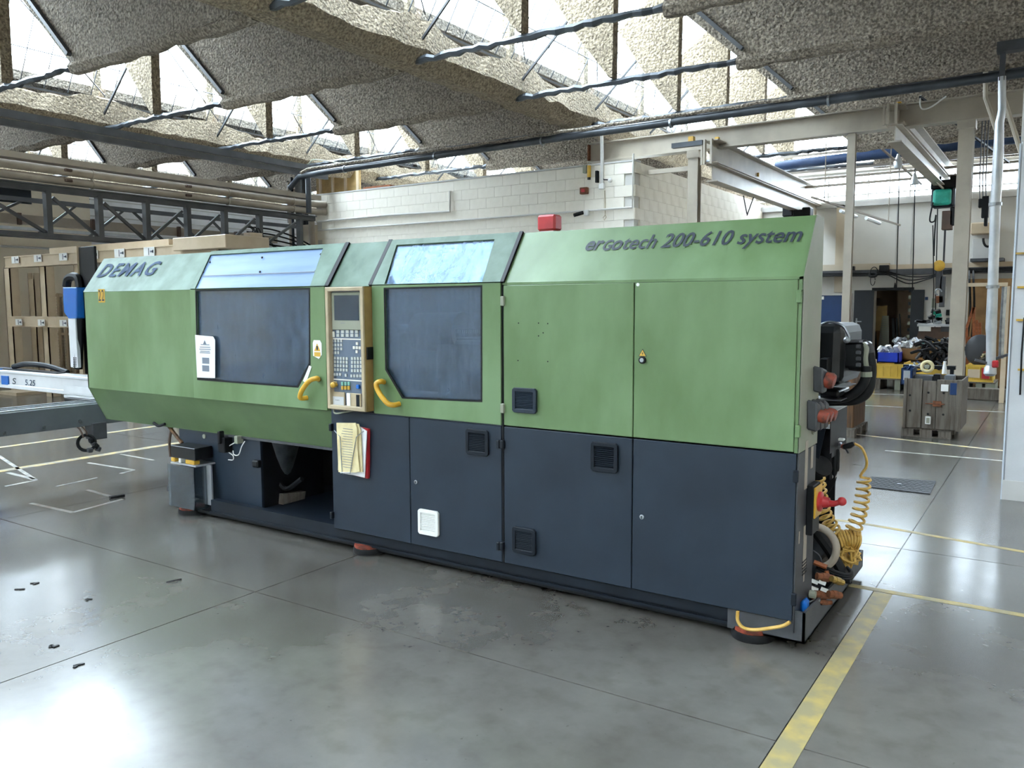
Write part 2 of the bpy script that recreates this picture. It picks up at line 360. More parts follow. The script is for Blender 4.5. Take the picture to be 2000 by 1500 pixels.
# drain cover mat
a = [fz(1702, 932), fz(1828, 941), fz(1816, 966), fz(1694, 952)]
dc = thing('drain_cover', 'dark grey diamond plate drain cover set in the floor', 'drain cover', (a[3][0], a[3][1], 0))
MB().prism([(x, y, .002) for x, y in a], (0, 0, .008)).build('cover_plate', 'plate_iron', dc)
tr = MB(); A, B, C, D = [Vector((x, y, .011)) for x, y in a]
for i in range(1, 22):
    for j in range(1, 8):
        p = (A.lerp(B, i/22)).lerp(D.lerp(C, i/22), j/8); s = .016 if (i+j) % 2 else -.016
        tr.bar(p-Vector((.018, s, 0)), p+Vector((.018, s, 0)), .008, .003)
stuff(tr.build('tread_ridges', 'plate_iron', dc)); MB().lathe([(.02, 0), (.02, .006)], A.lerp(C, .5), (0, 0, 1), 10).build('lifting_eye', 'steel', dc)

# ---------------- walls
G = [-28.26+7.33*k for k in range(6)]          # gutters
AP = 1.35; AZ = 7.35     # apex offset and height
def wall(name, mb, m): return st(mb.build(name, m))
def doorpt(u, v): p = at(u, v, 'Y', YB); return (p.x, p.z)
bwx = doorpt(1600, 700)[0]
d0, d1 = doorpt(1668, 700)[0], doorpt(1803, 700)[0]; dtop = doorpt(1735, 566)[1]
b0, b1 = doorpt(1590, 700)[0], doorpt(1663, 700)[0]; btop = doorpt(1620, 575)[1]
ox0, ox1 = doorpt(1703, 700)[0], doorpt(1775, 700)[0]
WZ = 4.03; WT = 4.80
wb = wall('wall_back', MB().box(-5.6, b0-.6, YB, YB+.3, 0, WZ).box(b0-.6, ox0, YB, YB+.3, 0, WZ).box(ox1, XR, YB, YB+.3, 0, WZ).box(ox0, ox1, YB, YB+.3, dtop, WZ)
          .box(-5.6, XR, YB, YB+.3, WT, 5.0), 'wall_white')
# vertical panel joints of the far wall as cover strips
for u in (1752, 1782):
    x = doorpt(u, 420)[0]; MB().box(x-.01, x+.01, YB-.012, YB, dtop+.05, WZ).build('joint_strip', 'wall_grey', wb)
MB().box(doorpt(1631, 560)[0], doorpt(1650, 560)[0], YB-.1, YB, btop+.05, WZ).build('pilaster', 'wall_cream', wb)
MB().box(-5.6, XR, YB-.1, YB, WZ-.06, WZ+.06).build('window_sill', 'wall_grey', wb)
# strip window in the far wall
wn = st(MB().box(-5.6, XR, YB+.05, YB+.2, WZ+.06, WZ+.11).box(-5.6, XR, YB+.05, YB+.2, WZ+.22, WZ+.24).box(-5.6, XR, YB+.05, YB+.2, WT-.05, WT).build('window_1', 'wall_grey'))
x = -5.6
while x < XR-.1:
    MB().box(x+.02, x+.88, YB+.1, YB+.106, WZ+.11, WT-.05).build('pane', 'pane', wn)
    MB().box(x-.012, x+.012, YB+.06, YB+.16, WZ+.11, WT-.05).build('glazing_bar', 'wall_grey', wn); x += .9
mat('wall_pale_cream', '#e3d8c4', .75, col2='#d8ccb6', scale=.9)
wall('wall_left', MB().box(XL-.3, XL, YF, YB+9, 0, 4.9), 'wall_pale_cream')
wp = wall('wall_partition', MB().box(-19.2, -19, 7.4, YB, 0, 4.6), 'paper')
for z in (2.7, 3.1, 3.5, 3.9, 4.3): MB().box(-19, -18.97, 7.4, YB, z, z+.025).build('cladding_rib', 'wall_grey', wp)
MB().box(-19.2, -19, YF, 7.4, 0, 4.6).build('masonry_part', 'wall_pale_cream', wp); MB().box(-19, -18.95, -2, 6.0, 4.05, 4.45).build('dark_louvre', 'navy_dark', wp)
for z in (3.05, 3.75): MB().cyl((-18.9, -5, z), (-18.9, 7, z), .03, 6).build('wall_conduit', 'wall_grey', wp)
wl = wall('wall_back_left', MB().box(XL, -13.4, YB, YB+.3, 0, 4.9), 'paper')
for z in (2.9, 3.25, 3.6, 3.9): MB().box(XL, -13.6, YB-.03, YB, z, z+.02).build('cladding_rib', 'wall_grey', wl)
MB().box(-26, -20.5, YB-.04, YB-.01, 3.6, 4.4).build('dark_louvre', 'navy_dark', wl)
wall('wall_right', MB().box(XR, XR+.3, YF, YB, 0, 5.2), 'wall_cream')
fr = wall('wall_front', MB().box(XL, XR, YF-.3, YF, 0, 5.2), 'wall_white')
x = XL
while x < XR: MB().box(x, x+.25, YF, YF+.15, 0, 5.0).build('wall_pier', 'wall_white', fr); x += 3.05
# white block building
BX0, BX1, BY0, BZ = -13.35, -5.34, 9.5, 4.19
bb = wall('wall_block', MB().box(BX0+.02, BX1-.02, BY0+.02, YB+6, 0, BZ-.02), 'wall_white')
blk = None
def course(z, n0, n1, off, alongx):
    global blk
    for i in range(n0, n1):
        if alongx: c = Vector((BX1-.2-.4*i-off, BY0+.01, z))
        else: c = Vector((BX1-.01, BY0+.2+.4*i+off, z))
        if alongx and not (BX0+.15 < c.x < BX1-.15): continue
        if not alongx and c.y > YB+.2: continue
        nm = 'concrete_block'
        if blk is None or alongx not in blk:
            blk = blk or {}
            mb = MB().box(-.198, .198, -.02, .02, 0, .197) if alongx else MB().box(-.02, .02, -.198, .198, 0, .197)
            o = mb.build(nm, 'block_paint', bb); o.location = c; WL[o.name] = c; blk[alongx] = o
        else: inst(blk[alongx], c, bb)
for r in range(7):
    z = BZ-.2*(r+1); off = .2*(r % 2)
    course(z, 0, 21, off, True); course(z, 0, 18, off, False)
MB().box(BX0, BX1-.02, BY0, BY0+.03, 0, BZ-1.4).box(BX1-.03, BX1, BY0+.02, YB, 0, BZ-1.4).build('rendered_base', 'wall_cream', bb)
MB().box(BX0-.02, BX1+.02, BY0-.02, BY0+.2, BZ, BZ+.03).build('coping', 'wall_grey', bb)
# conduits on the block wall
def roofz(x):
    g = max(q for q in G if q <= x); return AZ-(x-g-AP)*(AZ-5.45)/5.98 if x-g > AP else 5.35+(x-g-.15)*(AZ-5.35)/(AP-.15)
def conduit(label, pts, r=.014, m='wall_white', name='conduit'):
    return tag(MB().tube(pts, r, 6).build(name, m), label, 'conduit')
yb = BY0-.05
def bw(u, v): p = at(u, v, 'Y', yb); return (p.x, p.y, p.z)
conduit('long white conduit across the block wall rising at its corner', [bw(618, 450), bw(900, 430), bw(1235, 405), bw(1237, 300)], .02)
conduit('twin white conduit turning up in the middle of the block wall', [bw(620, 433), bw(760, 420), bw(879, 413), bw(879, 373)], .025)
conduit('white vertical conduit at the alarm boxes on the block wall', [bw(1176, 362), bw(1176, 300), bw(1175, 260), bw(1174, 248)], .03)
conduit('thin cable hanging in a loop below the alarm boxes', [bw(1181, 372), bw(1182, 420), bw(1178, 425), bw(1180, 430), bw(1184, 424), bw(1182, 420)], .008, 'beige_panel')
al = thing('alarm_box', 'small red alarm box on the white block wall', 'alarm', bw(1142, 372))
x, _, z = bw(1142, 373); MB().box(x-.075, x+.075, yb-.06, yb+.02, z-.06, z+.06).build('housing', 'rust', al, .008); MB().box(x-.035, x+.035, yb-.075, yb-.06, z-.03, z+.03).build('button', 'red', al)
x, _, z = bw(1146, 332); tag(MB().box(x-.05, x+.03, yb-.07, yb+.02, z-.06, z+.08).build('junction_box', 'side_beige', None, .006), 'grey junction box on the block wall above the alarm', 'box')
x, _, z = bw(1153, 335); sn = thing('siren', 'yellow siren tube on the block wall', 'siren', (x, yb, z-.1))
MB().cyl((x, yb-.05, z-.11), (x, yb-.05, z+.1), .035, 12).build('body', 'amber', sn); MB().cyl((x, yb-.05, z-.15), (x, yb-.05, z-.11), .03, 12).build('cap', 'black', sn)
x, _, z = bw(1167, 345); tag(MB().box(x-.025, x+.025, yb-.05, yb+.02, z-.11, z+.1).build('switch_unit', 'black', None, .006), 'narrow black and red switch on the block wall', 'switch')
x, _, z = bw(1176, 364); tag(MB().box(x-.05, x+.05, yb-.05, yb+.02, z-.05, z+.05).build('junction_box', 'white', None, .006), 'white square junction box at the foot of the vertical conduit', 'box')
x, _, z = bw(1194, 353); bl = thing('wall_lamp', 'small round white lamp on a black elbow arm', 'lamp', (x, yb, z))
MB().sphere((x, yb-.05, z), .04).build('globe', 'white', bl, smooth=True); MB().tube([bw(1177, 349), bw(1180, 351), (x, yb-.03, z+.01)], .012, 6).build('arm', 'black', bl)
cm = thing('security_camera', 'black and white security camera on the block wall', 'camera', bw(1140, 418))
x, _, z = bw(1146, 416); MB().box(x-.03, x+.05, yb-.06, yb+.02, z-.05, z+.05).build('mount', 'white', cm, .005)
MB().cyl(Vector((x-.03, yb-.09, z)), Vector((x-.14, yb-.22, z-.05)), .035, 10).build('camera_body', 'black', cm)

# ---------------- sawtooth roof

YK = [4.547+2.364*k for k in range(-7, 10)]    # truss planes
GZ = 4.85
random.seed(3)
ceil = st(MB().box(XL, XR, YF-.3, YF-.2, 5.0, 7.3).build('ceiling', 'sprayed'))
def rough_strip(prof_fn, y0, y1, dy, name, m):
    mb = MB(); ys = []; y = y0
    while y < y1: ys.append(y); y += dy
    n = None
    for i, y in enumerate(ys):
        pr = prof_fn(y); n = len(pr)
        for (a, b) in pr: mb.v.append(Vector((a+random.uniform(-.03, .03), y, b+random.uniform(-.03, .03))))
    for i in range(len(ys)-1):
        for j in range(n):
            j2 = (j+1) % n; mb.f.append((i*n+j, i*n+j2, (i+1)*n+j2, (i+1)*n+j))
    mb.f.append(tuple(range(n))[::-1]); mb.f.append(tuple((len(ys)-1)*n+j for j in range(n)))
    return mb.build(name, m, ceil)

for gi, g in enumerate(G):
    YE = YB+.1 if g > -7 else 25
    def prof(y):
        ph = ((y-YK[0])/2.364) % 1.0; up = .38+.16*abs(math.cos(math.pi*ph))**2
        return [(g-.3, GZ+.05), (g-.12, GZ-.09), (g+.12, GZ-.09), (g+.28, GZ+.1), (g+.2, GZ+up), (g+.05, GZ+up+.03), (g-.05, GZ+up-.05), (g-.28, GZ+.35)]
    rough_strip(prof, YF, YE, .22, 'gutter_beam', 'sprayed_tan')
    if gi == len(G)-1: continue
    # sloping roof slab from the apex down to the next gutter
    YS = -6.5     # slab stops here; unseen glazing added beyond it to let in more daylight
    MB().prism([(g+AP, YS, AZ), (g+7.33, YS, 5.45), (g+7.33, YS, 5.6), (g+AP, YS, AZ+.15)], (0, YE-YS, 0)).build('roof_slab', 'sprayed', ceil)
    MB().prism([(g+AP, YF, AZ), (g+7.33, YF, 5.45), (g+7.33, YF, 5.46), (g+AP, YF, AZ+.01)], (0, YS-YF, 0)).build('added_roof_glazing', 'pane', ceil)
    # glazing between gutter and apex
    wi = st(MB().bar((g+.15, YF, 5.32), (g+.15, YE, 5.32), .03, .03).bar((g+AP, YF, AZ), (g+AP, YE, AZ), .08, .08).build('window_%d' % (gi+2), 'truss_paint'))
    first = None; fb = None
    for k in range(len(YK)-1):
        y = YK[k]
        if y > YE: continue
        c = Vector((g+.15+(AP-.15)/2, y+1.182, 5.35))
        if first is None:
            first = MB().prism([(g+.15, y+.06, 5.35), (g+AP, y+.06, AZ), (g+AP, y+2.3, AZ), (g+.15, y+2.3, 5.35)], (-.006, 0, 0)).build('pane', 'pane', wi); base = WL[first.name]
        else: inst(first, base+Vector((0, 2.364*k, 0)), wi)
        for q in range(6):
            yy = y+.394*q+.2
            if fb is None:
                fb = MB().bar((g+.16, yy, 5.35), (g+AP, yy, AZ), .011, .011).build('glazing_bar', 'dark_pipe', wi); b0_ = WL[fb.name]; y0_ = yy
            else: inst(fb, b0_+Vector((0, yy-y0_, 0)), wi)
    src = None
    for k, y in enumerate(YK):
        if y > YE: continue
        if src is None:
            src = []
            t = .08
            # post over the gutter
            src.append(MB().box(g-.07, g+.07, y-.07, y+.07, GZ, 6.9).jitter(.012).build('roof_post', 'sprayed_tan', ceil))
            # tapered web
            p0 = (g+1.76, y-t, 4.9)
            src.append(MB().prism([p0, (g+1.82, y-t, 4.9), (g+1.85, y-t, 7.15), (g+.72, y-t, 6.35), (g+1.2, y-t, 5.62)], (0, 2*t, 0)).build('tapered_web', 'sprayed_tan', ceil))
            # diaphragm hanging from the slab
            src.append(MB().prism([(g+3.68, y-t, 4.83), (g+5.5, y-t, 4.79), (g+7.1, y-t, 4.85), (g+7.1, y-t, 5.6), (g+1.95, y-t, 7.2), (g+1.95, y-t, 6.4)], (0, 2*t, 0)).build('diaphragm', 'sprayed', ceil))
            pts = [(g+3.6+.24*i, y, 4.82) for i in range(16)]
            src.append(MB().tube([Vector(q)+Vector((0, random.uniform(-.02, .02), random.uniform(-.02, .02))) for q in pts], .1, 6).build('coated_tie', 'sprayed', ceil))
            pts = [(g+.1+.12*i, y+random.uniform(-.015, .015), 4.84+random.uniform(-.015, .015)) for i in range(31)]
            src.append(MB().tube(pts, [.035+random.uniform(0, .02) for _ in pts], 6).build('thin_tie', 'dark_pipe', ceil))
            src.append(MB().bar((g+.08, y, 4.95), (g+1.35, y, 6.1), .03, .03).bar((g-.08, y, 4.95), (g-1.3, y, 5.9), .06, .05).bar((g+3.7, y-.12, 4.95), (g+2.6, y-.12, 6.0), .06, .05).build('brace_rod', 'truss_paint', ceil))
            lo = [WL[o.name] for o in src]; yy0 = y
        else:
            for o, l in zip(src, lo): inst(o, l+Vector((0, y-yy0, 0)), ceil)
    # long rod bracing seen against the glass
    mb = MB()
    for k in range(len(YK)-1):
      if YK[k] < YE: mb.tube([(g+1.5, YK[k], 6.6), (g+.3, YK[k]+2.364, 5.4)], .01, 5).tube([(g+.3, YK[k], 5.9), (g+.3, YK[k]+2.364, 5.9)], .01, 5)
    mb.build('wind_rods', 'dark_pipe', ceil)
# twin rails under the left gutter
for (dx, dz, r) in ((.55, -.12, .06), (.75, -.3, .05)):
    tag(MB().bar((-13.6+dx, -6, GZ+dz), (-13.6+dx, 9.4, GZ+dz), r*2, r*2).build('roof_rail', 'truss_paint'), ['upper', 'lower'][dz < -.2]+' dark steel rail running under the left roof gutter', 'rail')

# ================================================================== THE MACHINE
random.seed(11)
M = thing('injection_molding_machine', 'long green and dark blue injection moulding machine filling the middle of the hall', 'machine', (-3.0, .5, 0))
ZB, ZL, ZM, ZBN, ZD = 1.809, .968, .675, .976, .153    # bend, lower bend, bevel bottom, green/blue boundary, door bottom
XA = -6.139
def fx(u, v=560): return at(u, v, 'Y', 0).x
x1, x2, x3, x4 = fx(373), fx(636, 560), fx(728, 557), fx(980.5, 552)
x5 = fx(1240, 547)
def face(poly, holes=(), y=0, t=.02): return [(x, y, z) for x, z in poly], (0, t, 0), [[(x, y, z) for x, z in h] for h in holes]
def P3(poly, holes, mb=None, y=0, t=.02):
    a, e, h = face(poly, holes, y, t); return (mb or MB()).prism(a, e, h)
def slp(x, s, off=0): return Vector((x, .206*s, ZB+.299*s)) + SLN*off
def slant_uv(pts): return [sl(*p) for p in pts]
# left housing
lh = MB(); P3([(XA, ZL), (x1-.004, ZL), (x1-.004, ZB), (XA, ZB)], [], lh)
lh.prism([slp(XA, 0), slp(x1-.004, 0), slp(x1-.004, 1), slp(XA, 1)], (0, .02, 0))
left_h = lh.build('left_housing', 'green', M)
# slanted faces: dusty green with the sky's pale reflection painted in
dust_sheen = MB().prism([slp(XA, .0, .002), slp(x1-.005, .0, .002), slp(x1-.005, .995, .002), slp(XA, .995, .002)], SLN*-.003).build('dusty_sheen_face', 'green_dusty_sheen', M)
MB().box(XA, -.35, .206, 1.32, 2.10, 2.115).build('back_top_edge', 'green_dusty_sheen', M) if False else None
MB().box(XA, x1, .206, 1.0, 2.095, 2.108).build('roof_sheet', 'green_dusty_sheen', M)
MB().prism([(XA, 0, ZL), (XA, 0, ZB), (XA, .206, 2.108), (XA, 1.1, 2.108), (XA, 1.1, ZM), (XA, .148, ZM)], (.015, 0, 0)).build('end_sheet', 'green', M)
# lower bevel running under housing and guard
xb2 = fx(648, 870)
bv = MB().prism([(XA, 0, ZL), (x2+.02, 0, ZL), (xb2, .148, ZM), (XA, .148, ZM)], (0, .02, 0)).box(XA, xb2, .148, .9, ZM-.004, ZM+.012)
bv.build('lower_bevel', 'green_shaded', M)
MB().box(fx(408, 843)+.05, xb2, .14, .2, ZM-.018, ZM).build('bevel_step', 'tray_grey', M)
# ---- guard door 1
gd = P3([(x1, ZL), (x2, ZL), (x2, ZB), (x1, ZB)], [[xz(384, 566), xz(388, 742), xz(585, 757), xz(609, 712), xz(608, 562)]], None, -.012, .025)
w1u = slant_uv([(384, 564), (608, 560), (633, 487), (414, 498)])
def slf(poly, hole, mb, off=.012): return mb.prism([p+SLN*off for p in poly], -SLN*.025, [[h+SLN*off for h in hole]] if hole else ())
w1h = [slp(w1u[0].x, .004), slp(w1u[1].x, .004), w1u[2], slp(w1u[3].x, (w1u[2].z-ZB)/.299)]
slf([slp(x1, 0), slp(x2, 0), slp(x2, 1.0), slp(x1, 1.0)], w1h, gd)
g1 = gd.build('guard_door', 'green', M, .002); lab(g1, 'left green sliding guard door')
slf([slp(x1+.002, 0), slp(x2-.002, 0), slp(x2-.002, .995), slp(x1+.002, .995)], [h+Vector((0, 0, 0)) for h in w1h], MB(), .0135).build('dusty_sheen_face', 'green_dusty_sheen', M)
W1 = [xz(384, 566), xz(388, 742), xz(585, 757), xz(609, 712), xz(608, 562)]
P3(W1, [], None, .006, .006).build('guard_window', 'guard_glass', g1)
P3(W1, [[(x+(.012 if i < 2 else -.012), z+(-.012 if i in (0, 4) else .012)) for i, (x, z) in enumerate(W1)]], None, -.0135, .004).build('window_gasket', 'rubber', g1)
sh = MB().prism([h+SLN*.004 for h in w1h], -SLN*.006).build('top_sheet', 'sheet_sky_blue', g1); lab(sh, 'pale blue reflecting metal sheet behind the sloping pane')
for u, v in ((410, 512), (512, 503), (627, 497), (508, 531), (617, 530), (397, 532)):
    p = sl(u, v, .006); MB().lathe([(.008, 0), (.008, .006)], p, SLN, 8).build('screw', 'black', g1)
MB().prism([slp(w1u[0].x, .33, .01), slp(w1u[1].x+.02, .33, .01), slp(w1u[1].x+.02, .345, .01), slp(w1u[0].x, .345, .01)], SLN*.003).build('sheet_seam', 'grey_paint', g1)
# slanted flaps and black seals between the guards
MB().prism([slp(x2, 0, .014), slp(x2+.035, 0, .014), slp(x2+.035, 1.01, .014), slp(x2, 1.01, .014)], -SLN*.05).build('black_seal', 'black', M)
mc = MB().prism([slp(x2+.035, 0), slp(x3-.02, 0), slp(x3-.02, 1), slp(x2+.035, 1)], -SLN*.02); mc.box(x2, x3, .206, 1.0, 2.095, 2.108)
mc.build('middle_cover', 'green_dusty_sheen', M); MB().prism([slp(x3-.03, 0, .014), slp(x3, 0, .014), slp(x3, 1.01, .014), slp(x3-.03, 1.01, .014)], -SLN*.03).build('black_seal', 'black', M)
MB().box(x2, x3, .02, .06, ZBN-.05, ZB).build('post_behind_panel', 'black', M)
# ---- guard door 2
W2 = [xz(752, 562), xz(755, 722), xz(788, 778), xz(944, 785), xz(944, 557)]
gd = P3([(x3, ZBN+.004), (x4-.004, ZBN+.004), (x4-.004, ZB), (x3, ZB)], [W2], None, -.012, .025)
w2u = slant_uv([(752, 560), (943, 554), (968, 470), (778, 478)])
w2h = [slp(w2u[0].x, .004), slp(w2u[1].x, .004), w2u[2], slp(w2u[3].x, (w2u[2].z-ZB)/.299)]
slf([slp(x3, 0), slp(x4-.004, 0), slp(x4-.004, 1), slp(x3, 1)], w2h, gd)
g2 = gd.build('guard_door', 'green', M, .002); lab(g2, 'right green sliding guard door with cut corner window')
slf([slp(x3+.002, 0), slp(x4-.006, 0), slp(x4-.006, .995), slp(x3+.002, .995)], w2h, MB(), .0135).build('dusty_sheen_face', 'green_dusty_sheen', M)
P3(W2, [], None, .006, .006).build('guard_window', 'guard_glass', g2)
P3(W2, [[(x+(.01 if i < 3 else -.01), z+(-.01 if i in (0, 4) else .01)) for i, (x, z) in enumerate(W2)]], None, -.0135, .004).build('window_gasket', 'rubber', g2)
MB().prism([h+SLN*.004 for h in w2h], -SLN*.005).build('sloping_window', 'film', g2)
MB().prism([slp(x4-.006, 0, .014), slp(x4+.018, 0, .014), slp(x4+.018, 1.01, .014), slp(x4-.006, 1.01, .014)], -SLN*.04).box(x4-.008, x4+.006, .0, .03, ZD, ZB).build('black_seal', 'black', M)
for (u, v, mx) in ((x1, 0, g1), ):
    pass
# yellow tube handles
def handle(pts, par):
    q = [at(u, v, 'Y', y) for u, v, y in pts]; MB().tube(spline(q, 6), .017, 12).build('handle', 'yellow', par, smooth=True)
handle([(622, 741, -.012), (618, 739, -.055), (604, 744, -.075), (590, 762, -.075), (586, 775, -.07), (590, 778, -.05), (600, 777, -.012)], g1)
handle([(750, 746, -.012), (744, 745, -.055), (735, 750, -.075), (740, 766, -.08), (756, 787, -.08), (768, 791, -.06), (780, 789, -.012)], g2)
# ---- right hand cover
rc = MB().prism([slp(x4+.018, .0), slp(0, 0), slp(0, 1), slp(x4+.018, 1)], -SLN*.02).box(x4, 0, .0, .02, ZB-.012, ZB+.002).box(x4, 0, .206, .36, 2.09, 2.108).box(x3, x4, .206, .3, 2.095, 2.108).box(x1, x2, .206, .3, 2.095, 2.108)
rc.build('sloping_cover', 'green', M)
ud1 = P3([(x4+.012, ZBN+.004), (x5-.003, ZBN+.004), (x5-.003, ZB-.014), (x4+.012, ZB-.014)], [], None, -.006, .022).build('cabinet_door', 'green', M, .003)
lab(ud1, 'left green cabinet door above the navy panels')
ud2 = P3([(x5+.003, ZBN+.004), (-.022, ZBN+.004), (-.022, ZB-.014), (x5+.003, ZB-.014)], [], None, -.006, .022).build('cabinet_door', 'green', M, .003)
lab(ud2, 'right green cabinet door with warning triangle')
MB().box(-.02, 0, 0, .02, ZBN, ZB).build('corner_strip', 'green', M)
# right end sheet (upper beige, lower grey)
MB().prism([(-.004, 0, ZBN), (-.004, 0, ZB), (-.004, .206, 2.108), (-.004, .352, 2.108), (-.004, .352, ZBN)], (.006, 0, 0)).build('end_sheet', 'side_beige', M)
MB().prism([(-.004, .0, ZD-.06), (-.004, .0, ZBN-.004), (-.004, .335, ZBN-.004), (-.004, .335, ZD-.06)], (.006, 0, 0)).build('lower_end_sheet', 'side_grey', M)
MB().box(x4+.1, -.01, .345, .36, .2, 2.1).build('cabinet_back', 'black', M)
# ---- lower navy cabinets
x0 = fx(803, 1000); xp = fx(650, 900)
def ndoor(xa, xb, l, n='lower_door'):
    o = MB().box(xa, xb, -.006, .016, ZD, ZBN-.004).build(n, 'navy', M, .003); lab(o, l); return o
n1 = ndoor(xp, x0-.003, 'navy panel behind the papers', 'lower_panel'); n2 = ndoor(x0+.003, x4-.006, 'navy door with white and black vents')
n3 = ndoor(x4+.012, x5-.003, 'navy door with two black vents'); n4 = ndoor(x5+.003, -.006, 'wide navy door at the right end')
MB().box(xp, x4, -.004, .03, ZBN-.003, ZBN+.002).build('ledge', 'navy', M)
pl = MB().box(fx(412, 1000)-.05, .0, .04, .10, .055, ZD+.005).box(fx(412, 1000)-.05, .0, .028, .05, .055, .07).build('base_beam', 'navy_dark', M)
ba = MB().box(xp, -.02, .02, .04, .09, ZD).build('plinth', 'navy_dark', M)
# vents
def vent(u0, v0, u1, v1, par, m='navy_dark', flat=True):
    (xa, za), (xb, zb) = xz(u0, v0), xz(u1, v1); mb = MB()
    c = .012; b = .022
    out = [(xa+c, za), (xb-c, za), (xb, za-c), (xb, zb+c), (xb-c, zb), (xa+c, zb), (xa, zb+c), (xa, za-c)]
    P3(out, [[(xa+b, za-b), (xb-b, za-b), (xb-b, zb+b), (xa+b, zb+b)]], mb, -.024, .018)
    vt = mb.build('vent', m, par, .002) if False else mb.build('vent', m, M, .002)
    n = 11; h = (za-zb-2*b)/n; s0 = None
    MB().box(xa+b, xb-b, -.009, -.006, zb+b, za-b).build('backing', 'black', vt)
    for i in range(n):
        z = zb+b+h*(i+.5)
        if s0 is None: s0 = MB().obox(((xa+xb)/2, -.015, z), (xb-xa-2*b, .013, .003), (.6, 0, 0)).build('louvre', m, vt); zz = z; c0 = WL[s0.name]
        else: inst(s0, c0+Vector((0, 0, z-zz)), vt)
    return vt
lab(vent(1004, 756, 1051, 808, ud1, 'navy'), 'navy vent on the green door')
lab(vent(913, 836, 957, 891, n2, 'navy_dark'), 'dark vent beside the central seam')
lab(vent(1157, 861, 1209, 924, n3, 'navy_dark'), 'dark vent at the upper right of its door')
lab(vent(820, 992, 860, 1048, n2, 'white'), 'white vent')
lab(vent(1004, 1026, 1049, 1085, n3, 'navy_dark'), 'dark vent near the floor')
# hinges, locks, signs
for (u, v) in ((984, 588), (984, 797)): 
    x, z = xz(u, v); MB().box(x-.012, x+.012, -.022, 0, z-.028, z+.028).build('hinge', 'side_beige', M, .003)
for (u, v) in ((977, 867), (984, 867), (977, 1065), (984, 1065), (650, 834), (652, 1005)):
    x, z = xz(u, v); MB().box(x-.011, x+.011, -.03, 0, z-.025, z+.025).build('hinge', 'navy_dark', M, .004)
for (u, v) in ((1563, 579), (1560, 842), (1556, 930), (1552, 1170)):
    x, z = xz(u, v); MB().box(x-.014, x+.012, -.02, 0, z-.03, z+.03).build('hinge', 'green' if v < 900 else 'navy_dark', M, .004)
for (u, v) in ((814, 941), (1255, 1009)):
    x, z = xz(u, v); k = MB().lathe([(.011, 0), (.013, .006), (.008, .008)], (x, -.006, z), (0, -1, 0), 14).build('lock', 'steel', M); MB().box(x-.002, x+.002, -.016, -.012, z-.008, z+.008).build('keyhole', 'black', k)
x, z = xz(1256, 703); k = MB().lathe([(.02, 0), (.02, .008), (.012, .01)], (x, -.006, z), (0, -1, 0), 18).build('lock', 'black', M); MB().lathe([(.011, 0), (.011, .003)], (x, -.016, z), (0, -1, 0), 14).build('lock_barrel', 'steel', k)
x, z = xz(1247, 556); MB().lathe([(.009, 0), (.009, .003)], (x, -.006, z), (0, -1, 0), 12).build('plug', 'white', M)
for (u, v) in ((1014, 631), (1053, 631), (1071, 632), (1062, 650), (1053, 656), (1013, 704), (1071, 706)):
    x, z = xz(u, v); MB().lathe([(.004, 0), (.004, .002)], (x, -.0055, z), (0, -1, 0), 8).build('bolt_hole', 'black', M)
# warning triangles
def tri(x, z, s, y, par, dy=.0015):
    t = MB().prism([(x-s/2, y, z), (x+s/2, y, z), (x, y, z+s*.87)], (0, -dy, 0)).build('warning_sign', 'ink', par)
    MB().prism([(x-s*.41, y-dy, z+s*.055), (x+s*.41, y-dy, z+s*.055), (x, y-dy, z+s*.76)], (0, -.0006, 0)).build('yellow_field', 'amber', t)
    q = y-dy-.0006
    MB().prism([(x+s*.05, q, z+s*.56), (x-s*.10, q, z+s*.32), (x-s*.01, q, z+s*.33), (x-s*.04, q, z+s*.12), (x+s*.12, q, z+s*.38), (x+s*.03, q, z+s*.37)], (0, -.0004, 0)).build('lightning_bolt', 'ink', t); return t
x, z = xz(1256, 696); tri(x, z, .045, -.006, M)
x0_, z0_ = xz(614, 664); x1_, z1_ = xz(632, 701)
pv = MB().prism([(x0_+.01, -.014, z0_), (x1_-.015, -.014, z0_), (x1_, -.014, z0_-.02), (x1_, -.014, z1_+.03), (x1_-.03, -.014, z1_), (x0_, -.014, z1_+.02), (x0_, -.014, z0_-.02)], (0, -.0015, 0)).build('sticker', 'white', g1)
cx = (x0_+x1_)/2; MB().prism([(cx-.03, -.0155, z0_-.075), (cx+.03, -.0155, z0_-.075), (cx, -.0155, z0_-.022)], (0, -.001, 0)).build('warning_triangle', 'amber', g1)
MB().box(cx-.03, cx+.03, -.0165, -.0155, z0_-.112, z0_-.082).build('yellow_text_bar', 'amber', g1); MB().box(cx-.008, cx+.008, -.0172, -.0165, z0_-.066, z0_-.04).build('hand_pictogram', 'ink', g1)
